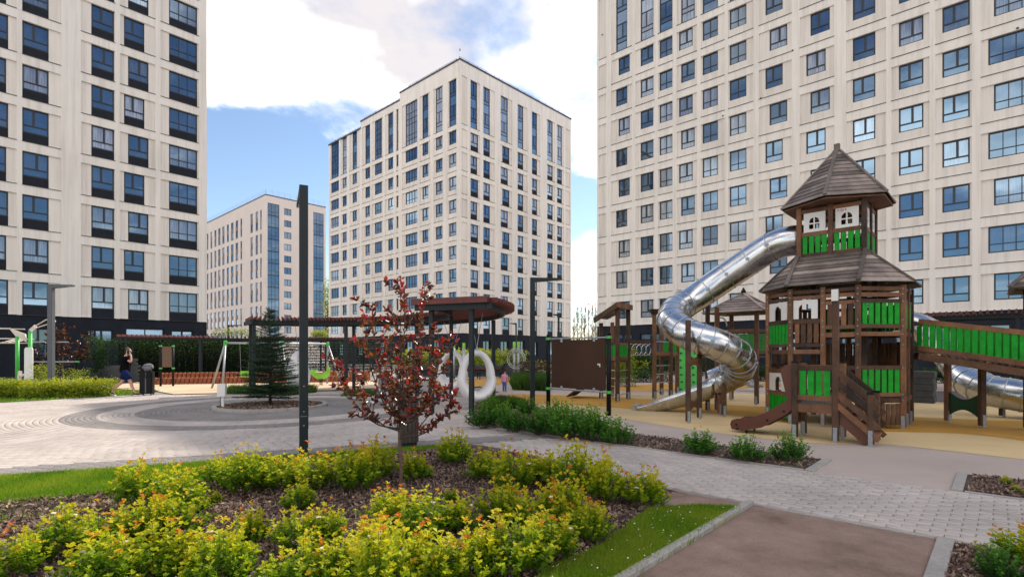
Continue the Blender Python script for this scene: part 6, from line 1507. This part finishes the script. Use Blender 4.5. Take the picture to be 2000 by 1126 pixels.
# ================================================================== PEOPLE
def skin_mesh(name, joints, edges, m, root=0, sub=1):
    me = bpy.data.meshes.new(name); me.from_pydata([j[0] for j in joints], edges, [])
    o = bpy.data.objects.new('tmp', me); COL.objects.link(o)
    md = o.modifiers.new('s', 'SKIN'); md.use_smooth_shade = True
    for i, j in enumerate(joints):
        r_ = j[1]; me.skin_vertices[0].data[i].radius = (r_, r_) if not isinstance(r_, tuple) else r_
        me.skin_vertices[0].data[i].use_root = (i == root)
    sb = o.modifiers.new('u', 'SUBSURF'); sb.levels = sub; sb.render_levels = sub
    dg = bpy.context.evaluated_depsgraph_get(); out = bpy.data.meshes.new_from_object(o.evaluated_get(dg))
    bpy.data.objects.remove(o); out.name = name; out.materials.clear(); out.materials.append(m); out.polygons.foreach_set('use_smooth', [True] * len(out.polygons)); out.update()
    return out
def person(loc, rz, label, s, J, shirt, shorts, shoe, hair, sleeve=.55, leg_cover=.45, group=None):
    """J: joint dictionary for the pose, metres for a 1.78 m adult"""
    rt = empty('person', loc, rz, label, 'person', group); rt.scale = (s, s, s)
    jt = []; ed = []; idx = {}
    def add(n, p, r_, par=None):
        idx[n] = len(jt); jt.append((tuple(p), r_))
        if par: ed.append((idx[par], idx[n]))
    add('pel', J['pel'], .125); add('sp', J['sp'], .135, 'pel'); add('ch', J['ch'], .155, 'sp'); add('nk', J['nk'], .058, 'ch'); add('jaw', J['jaw'], .072, 'nk'); add('hd', J['hd'], .095, 'jaw'); add('top', J['top'], .070, 'hd')
    nose = Vector(J['jaw']).lerp(Vector(J['hd']), .55) + Vector((.105, 0, -.01)); add('nose', nose, .018, 'hd')
    for sd in 'LR':
        add('sh' + sd, J['sh' + sd], .070, 'ch'); add('el' + sd, J['el' + sd], .043, 'sh' + sd); add('wr' + sd, J['wr' + sd], .029, 'el' + sd); add('pa' + sd, J['pa' + sd], (.034, .02), 'wr' + sd)
        fw = (Vector(J['pa' + sd]) - Vector(J['wr' + sd])).normalized(); ax = fw.cross(Vector((1, .3, .2))).normalized(); bx = fw.cross(ax)
        for k, (o1, l1) in enumerate(((-.030, .050), (-.010, .062), (.010, .066), (.030, .055))):
            b0 = Vector(J['pa' + sd]) + ax * o1 + fw * .030; add('f%d%s' % (k, sd), b0, .009, 'pa' + sd); add('g%d%s' % (k, sd), b0 + fw * l1 * .7 + bx * .018, .007, 'f%d%s' % (k, sd))
        t0 = Vector(J['wr' + sd]).lerp(Vector(J['pa' + sd]), .5) + ax * .035; add('t0' + sd, t0, .010, 'wr' + sd); add('t1' + sd, t0 + fw * .035 + ax * .02, .008, 't0' + sd)
        add('hp' + sd, J['hp' + sd], .095, 'pel'); add('kn' + sd, J['kn' + sd], .060, 'hp' + sd); add('cf' + sd, Vector(J['kn' + sd]).lerp(Vector(J['an' + sd]), .35) + Vector((-.02, 0, 0)), .055, 'kn' + sd); add('an' + sd, J['an' + sd], .036, 'cf' + sd); add('to' + sd, J['to' + sd], .034, 'an' + sd)
    inst('body', skin_mesh('body', jt, ed, M['skin']), rt)
    # clothing: shells of the same joints, a little wider
    def loft(b, rings, n=14):
        base = len(b.v)
        for c, rx, ry in rings:
            for j in range(n): q = 2 * math.pi * j / n; b.v.append((c[0] + rx * math.cos(q), c[1] + ry * math.sin(q), c[2]))
        for i in range(len(rings) - 1):
            for j in range(n): b.f.append([base + i * n + j, base + i * n + (j + 1) % n, base + (i + 1) * n + (j + 1) % n, base + (i + 1) * n + j]); b.m.append(0)
        b.f.append([base + (len(rings) - 1) * n + j for j in range(n)]); b.m.append(0)
    sb2 = MB(); pv, sv, cv, nv = (Vector(J[k]) for k in ('pel', 'sp', 'ch', 'nk'))
    loft(sb2, [(pv - Vector((0, 0, .08)), .165, .205), (pv + Vector((0, 0, .02)), .168, .20), (sv, .165, .195), (sv.lerp(cv, .6), .172, .215), (cv + Vector((0, 0, .03)), .165, .235), (cv + Vector((0, 0, .10)), .135, .225), (cv.lerp(nv, .80), .085, .11), (cv.lerp(nv, .93), .07, .075)])
    for sd in 'LR':
        a_, e_ = Vector(J['sh' + sd]), Vector(J['el' + sd]); sb2.tube([a_ + Vector((0, 0, .03)), a_, a_.lerp(e_, sleeve * .5), a_.lerp(e_, sleeve)], [.07, .092, .082, .074], 10)
        if sleeve > .9: sb2.tube([e_, Vector(J['wr' + sd])], [.066, .048], 10)
    sb2.build('shirt', M[shirt], rt, True)
    pb2 = MB(); loft(pb2, [(pv - Vector((0, 0, .13)), .13, .17), (pv - Vector((0, 0, .06)), .162, .20), (pv + Vector((0, 0, .04)), .158, .19)])
    for sd in 'LR':
        h_, k_2, a_2 = Vector(J['hp' + sd]), Vector(J['kn' + sd]), Vector(J['an' + sd]); t_ = min(1, leg_cover * 2)
        if leg_cover < .6: pb2.tube([h_ + Vector((0, 0, .04)), h_.lerp(k_2, .3), h_.lerp(k_2, t_ * .82)], [.118, .118, .108], 12)
        else: pb2.tube([h_ + Vector((0, 0, .04)), h_.lerp(k_2, .4), k_2, k_2.lerp(a_2, .92)], [.115, .105, .082, .070], 12)
    pb2.build('trousers' if leg_cover > .6 else 'shorts', M[shorts], rt, True)
    for sd in 'LR':
        an, to = Vector(J['an' + sd]), Vector(J['to' + sd]); heel = an + (an - to).normalized() * .03 - Vector((0, 0, .05))
        sh = inst('shoe', skin_mesh('shoe', [(tuple(an - Vector((0, 0, .015))), .045), (tuple(heel), .040), (tuple(an.lerp(to, .6) - Vector((0, 0, .012))), .044), (tuple(to), .036)], [(0, 1), (0, 2), (2, 3)], M[shoe]), rt)
        part('sole', M['whiteboard'], sh, lambda b: b.beam(heel - Vector((0, 0, .028)) - (to - heel).normalized() * .03, to - Vector((0, 0, .026)) + (to - heel).normalized() * .04, .088, .026))
    hp = Vector(J['hd']); inst('hair', skin_mesh('hair', [(tuple(hp + Vector((-.035, 0, .0))), .092), (tuple(hp + Vector((-.015, 0, .055))), .094), (tuple(hp + Vector((.045, 0, .078))), .062)], [(0, 1), (1, 2)], M[hair]), rt)
    for sd in (-1, 1): part('ear', M['skin'], rt, lambda b: b.lathe([(.008, -.03), (.016, 0), (.010, .03)], 6, tuple(hp + Vector((.0, sd * .098, -.03)))), True)
    for sd in (-1, 1): part('eye', M['black'], rt, lambda b: b.lathe([(.004, -.006), (.009, 0), (.004, .006)], 6, tuple(hp + Vector((.092, sd * .032, -.005)))), True)
    part('mouth', M['rust'], rt, lambda b: b.box(hp.x + .080, -.022, hp.z - .082, hp.x + .092, .022, hp.z - .074))
    return rt
walk = dict(pel=(0, 0, .96), sp=(.02, 0, 1.14), ch=(.04, 0, 1.33), nk=(.07, 0, 1.51), jaw=(.11, 0, 1.58), hd=(.105, 0, 1.665), top=(.09, 0, 1.74), shL=(.02, .19, 1.42), shR=(.05, -.19, 1.42), elL=(-.10, .27, 1.15), wrL=(-.04, .27, .92), paL=(-.01, .265, .85), elR=(.25, -.27, 1.22), wrR=(.23, -.17, 1.46), paR=(.19, -.14, 1.54),
            hpL=(0, .095, .90), hpR=(0, -.095, .90), knL=(-.12, .10, .50), anL=(-.44, .10, .16), toL=(-.33, .10, .05), knR=(.20, -.10, .50), anR=(.34, -.10, .10), toR=(.52, -.11, .05))
man = person((-14.75, 20.2, .02), R(22), 'man in black shirt and navy shorts walking with a phone at his ear', 1.04, walk, 'blackcloth', 'navycloth', 'black', 'hair')
part('phone', M['black'], man, lambda b: b.beam((.14, -.125, 1.53), (.12, -.118, 1.66), .012, .075, (1, 0, 0)))
stand = dict(walk, knL=(.03, .10, .50), anL=(.0, .10, .10), toL=(.16, .11, .05), knR=(.05, -.10, .5), anR=(.02, -.10, .10), toR=(.18, -.11, .05), elR=(.02, -.25, 1.15), wrR=(.06, -.26, .92), paR=(.08, -.255, .85), elL=(.0, .25, 1.15))
person((-.32, 22.2, .014), R(60), 'toddler in pink top and blue jeans beside the thin pergola post', .50, stand, 'pink', 'bluejeans', 'black', 'hair', .95, .9)
person((-4.15, 16.9, .02), R(10), 'child in pale jeans half hidden behind the purple tree', .72, walk, 'greycloth', 'jeans', 'whitep', 'hair', .95, .9)
# suitcase and bag beside the man
su = empty('suitcase', (-14.15, 20.55, .018), R(15), 'tall black suitcase standing beside the walking man', 'suitcase')
part('shell', M['black'], su, lambda b: b.bbox(-.22, -.15, .06, .22, .15, .92, .04)); part('rib', M['greysteel'], su, lambda b: b.box(-.02, -.158, .10, .02, -.151, .88)); part('handle', M['rail'], su, lambda b: (b.tube([(-.12, .1, .92), (-.12, .1, 1.05)], .012, 6), b.tube([(.12, .1, .92), (.12, .1, 1.05)], .012, 6)))
for x in (-.17, .17):
    for y in (-.11, .11): part('wheel', M['black'], su, lambda b: b.tube([(x - .015, y, .03), (x + .015, y, .03)], .03, 10))
bk = empty('backpack', (-14.10, 20.5, .943), R(15), 'grey backpack lying across the top of the black suitcase', 'bag')
inst('bag_body', skin_mesh('bag_body', [((-.2, 0, .10), .13), ((.02, 0, .17), .17), ((.22, 0, .19), .12)], [(0, 1), (1, 2)], M['greycloth']), bk)
part('strap', M['black'], bk, lambda b: (b.tube([(-.1, -.16, .15), (-.05, -.18, 0), (.0, -.17, -.25)], .015, 5), b.tube([(.2, -.13, .15), (.22, -.16, 0), (.16, -.17, -.2)], .015, 5)))
part('zip', M['black'], bk, lambda b: b.tube([(-.15, -.12, .2), (.0, -.165, .22), (.2, -.11, .26)], .006, 4))
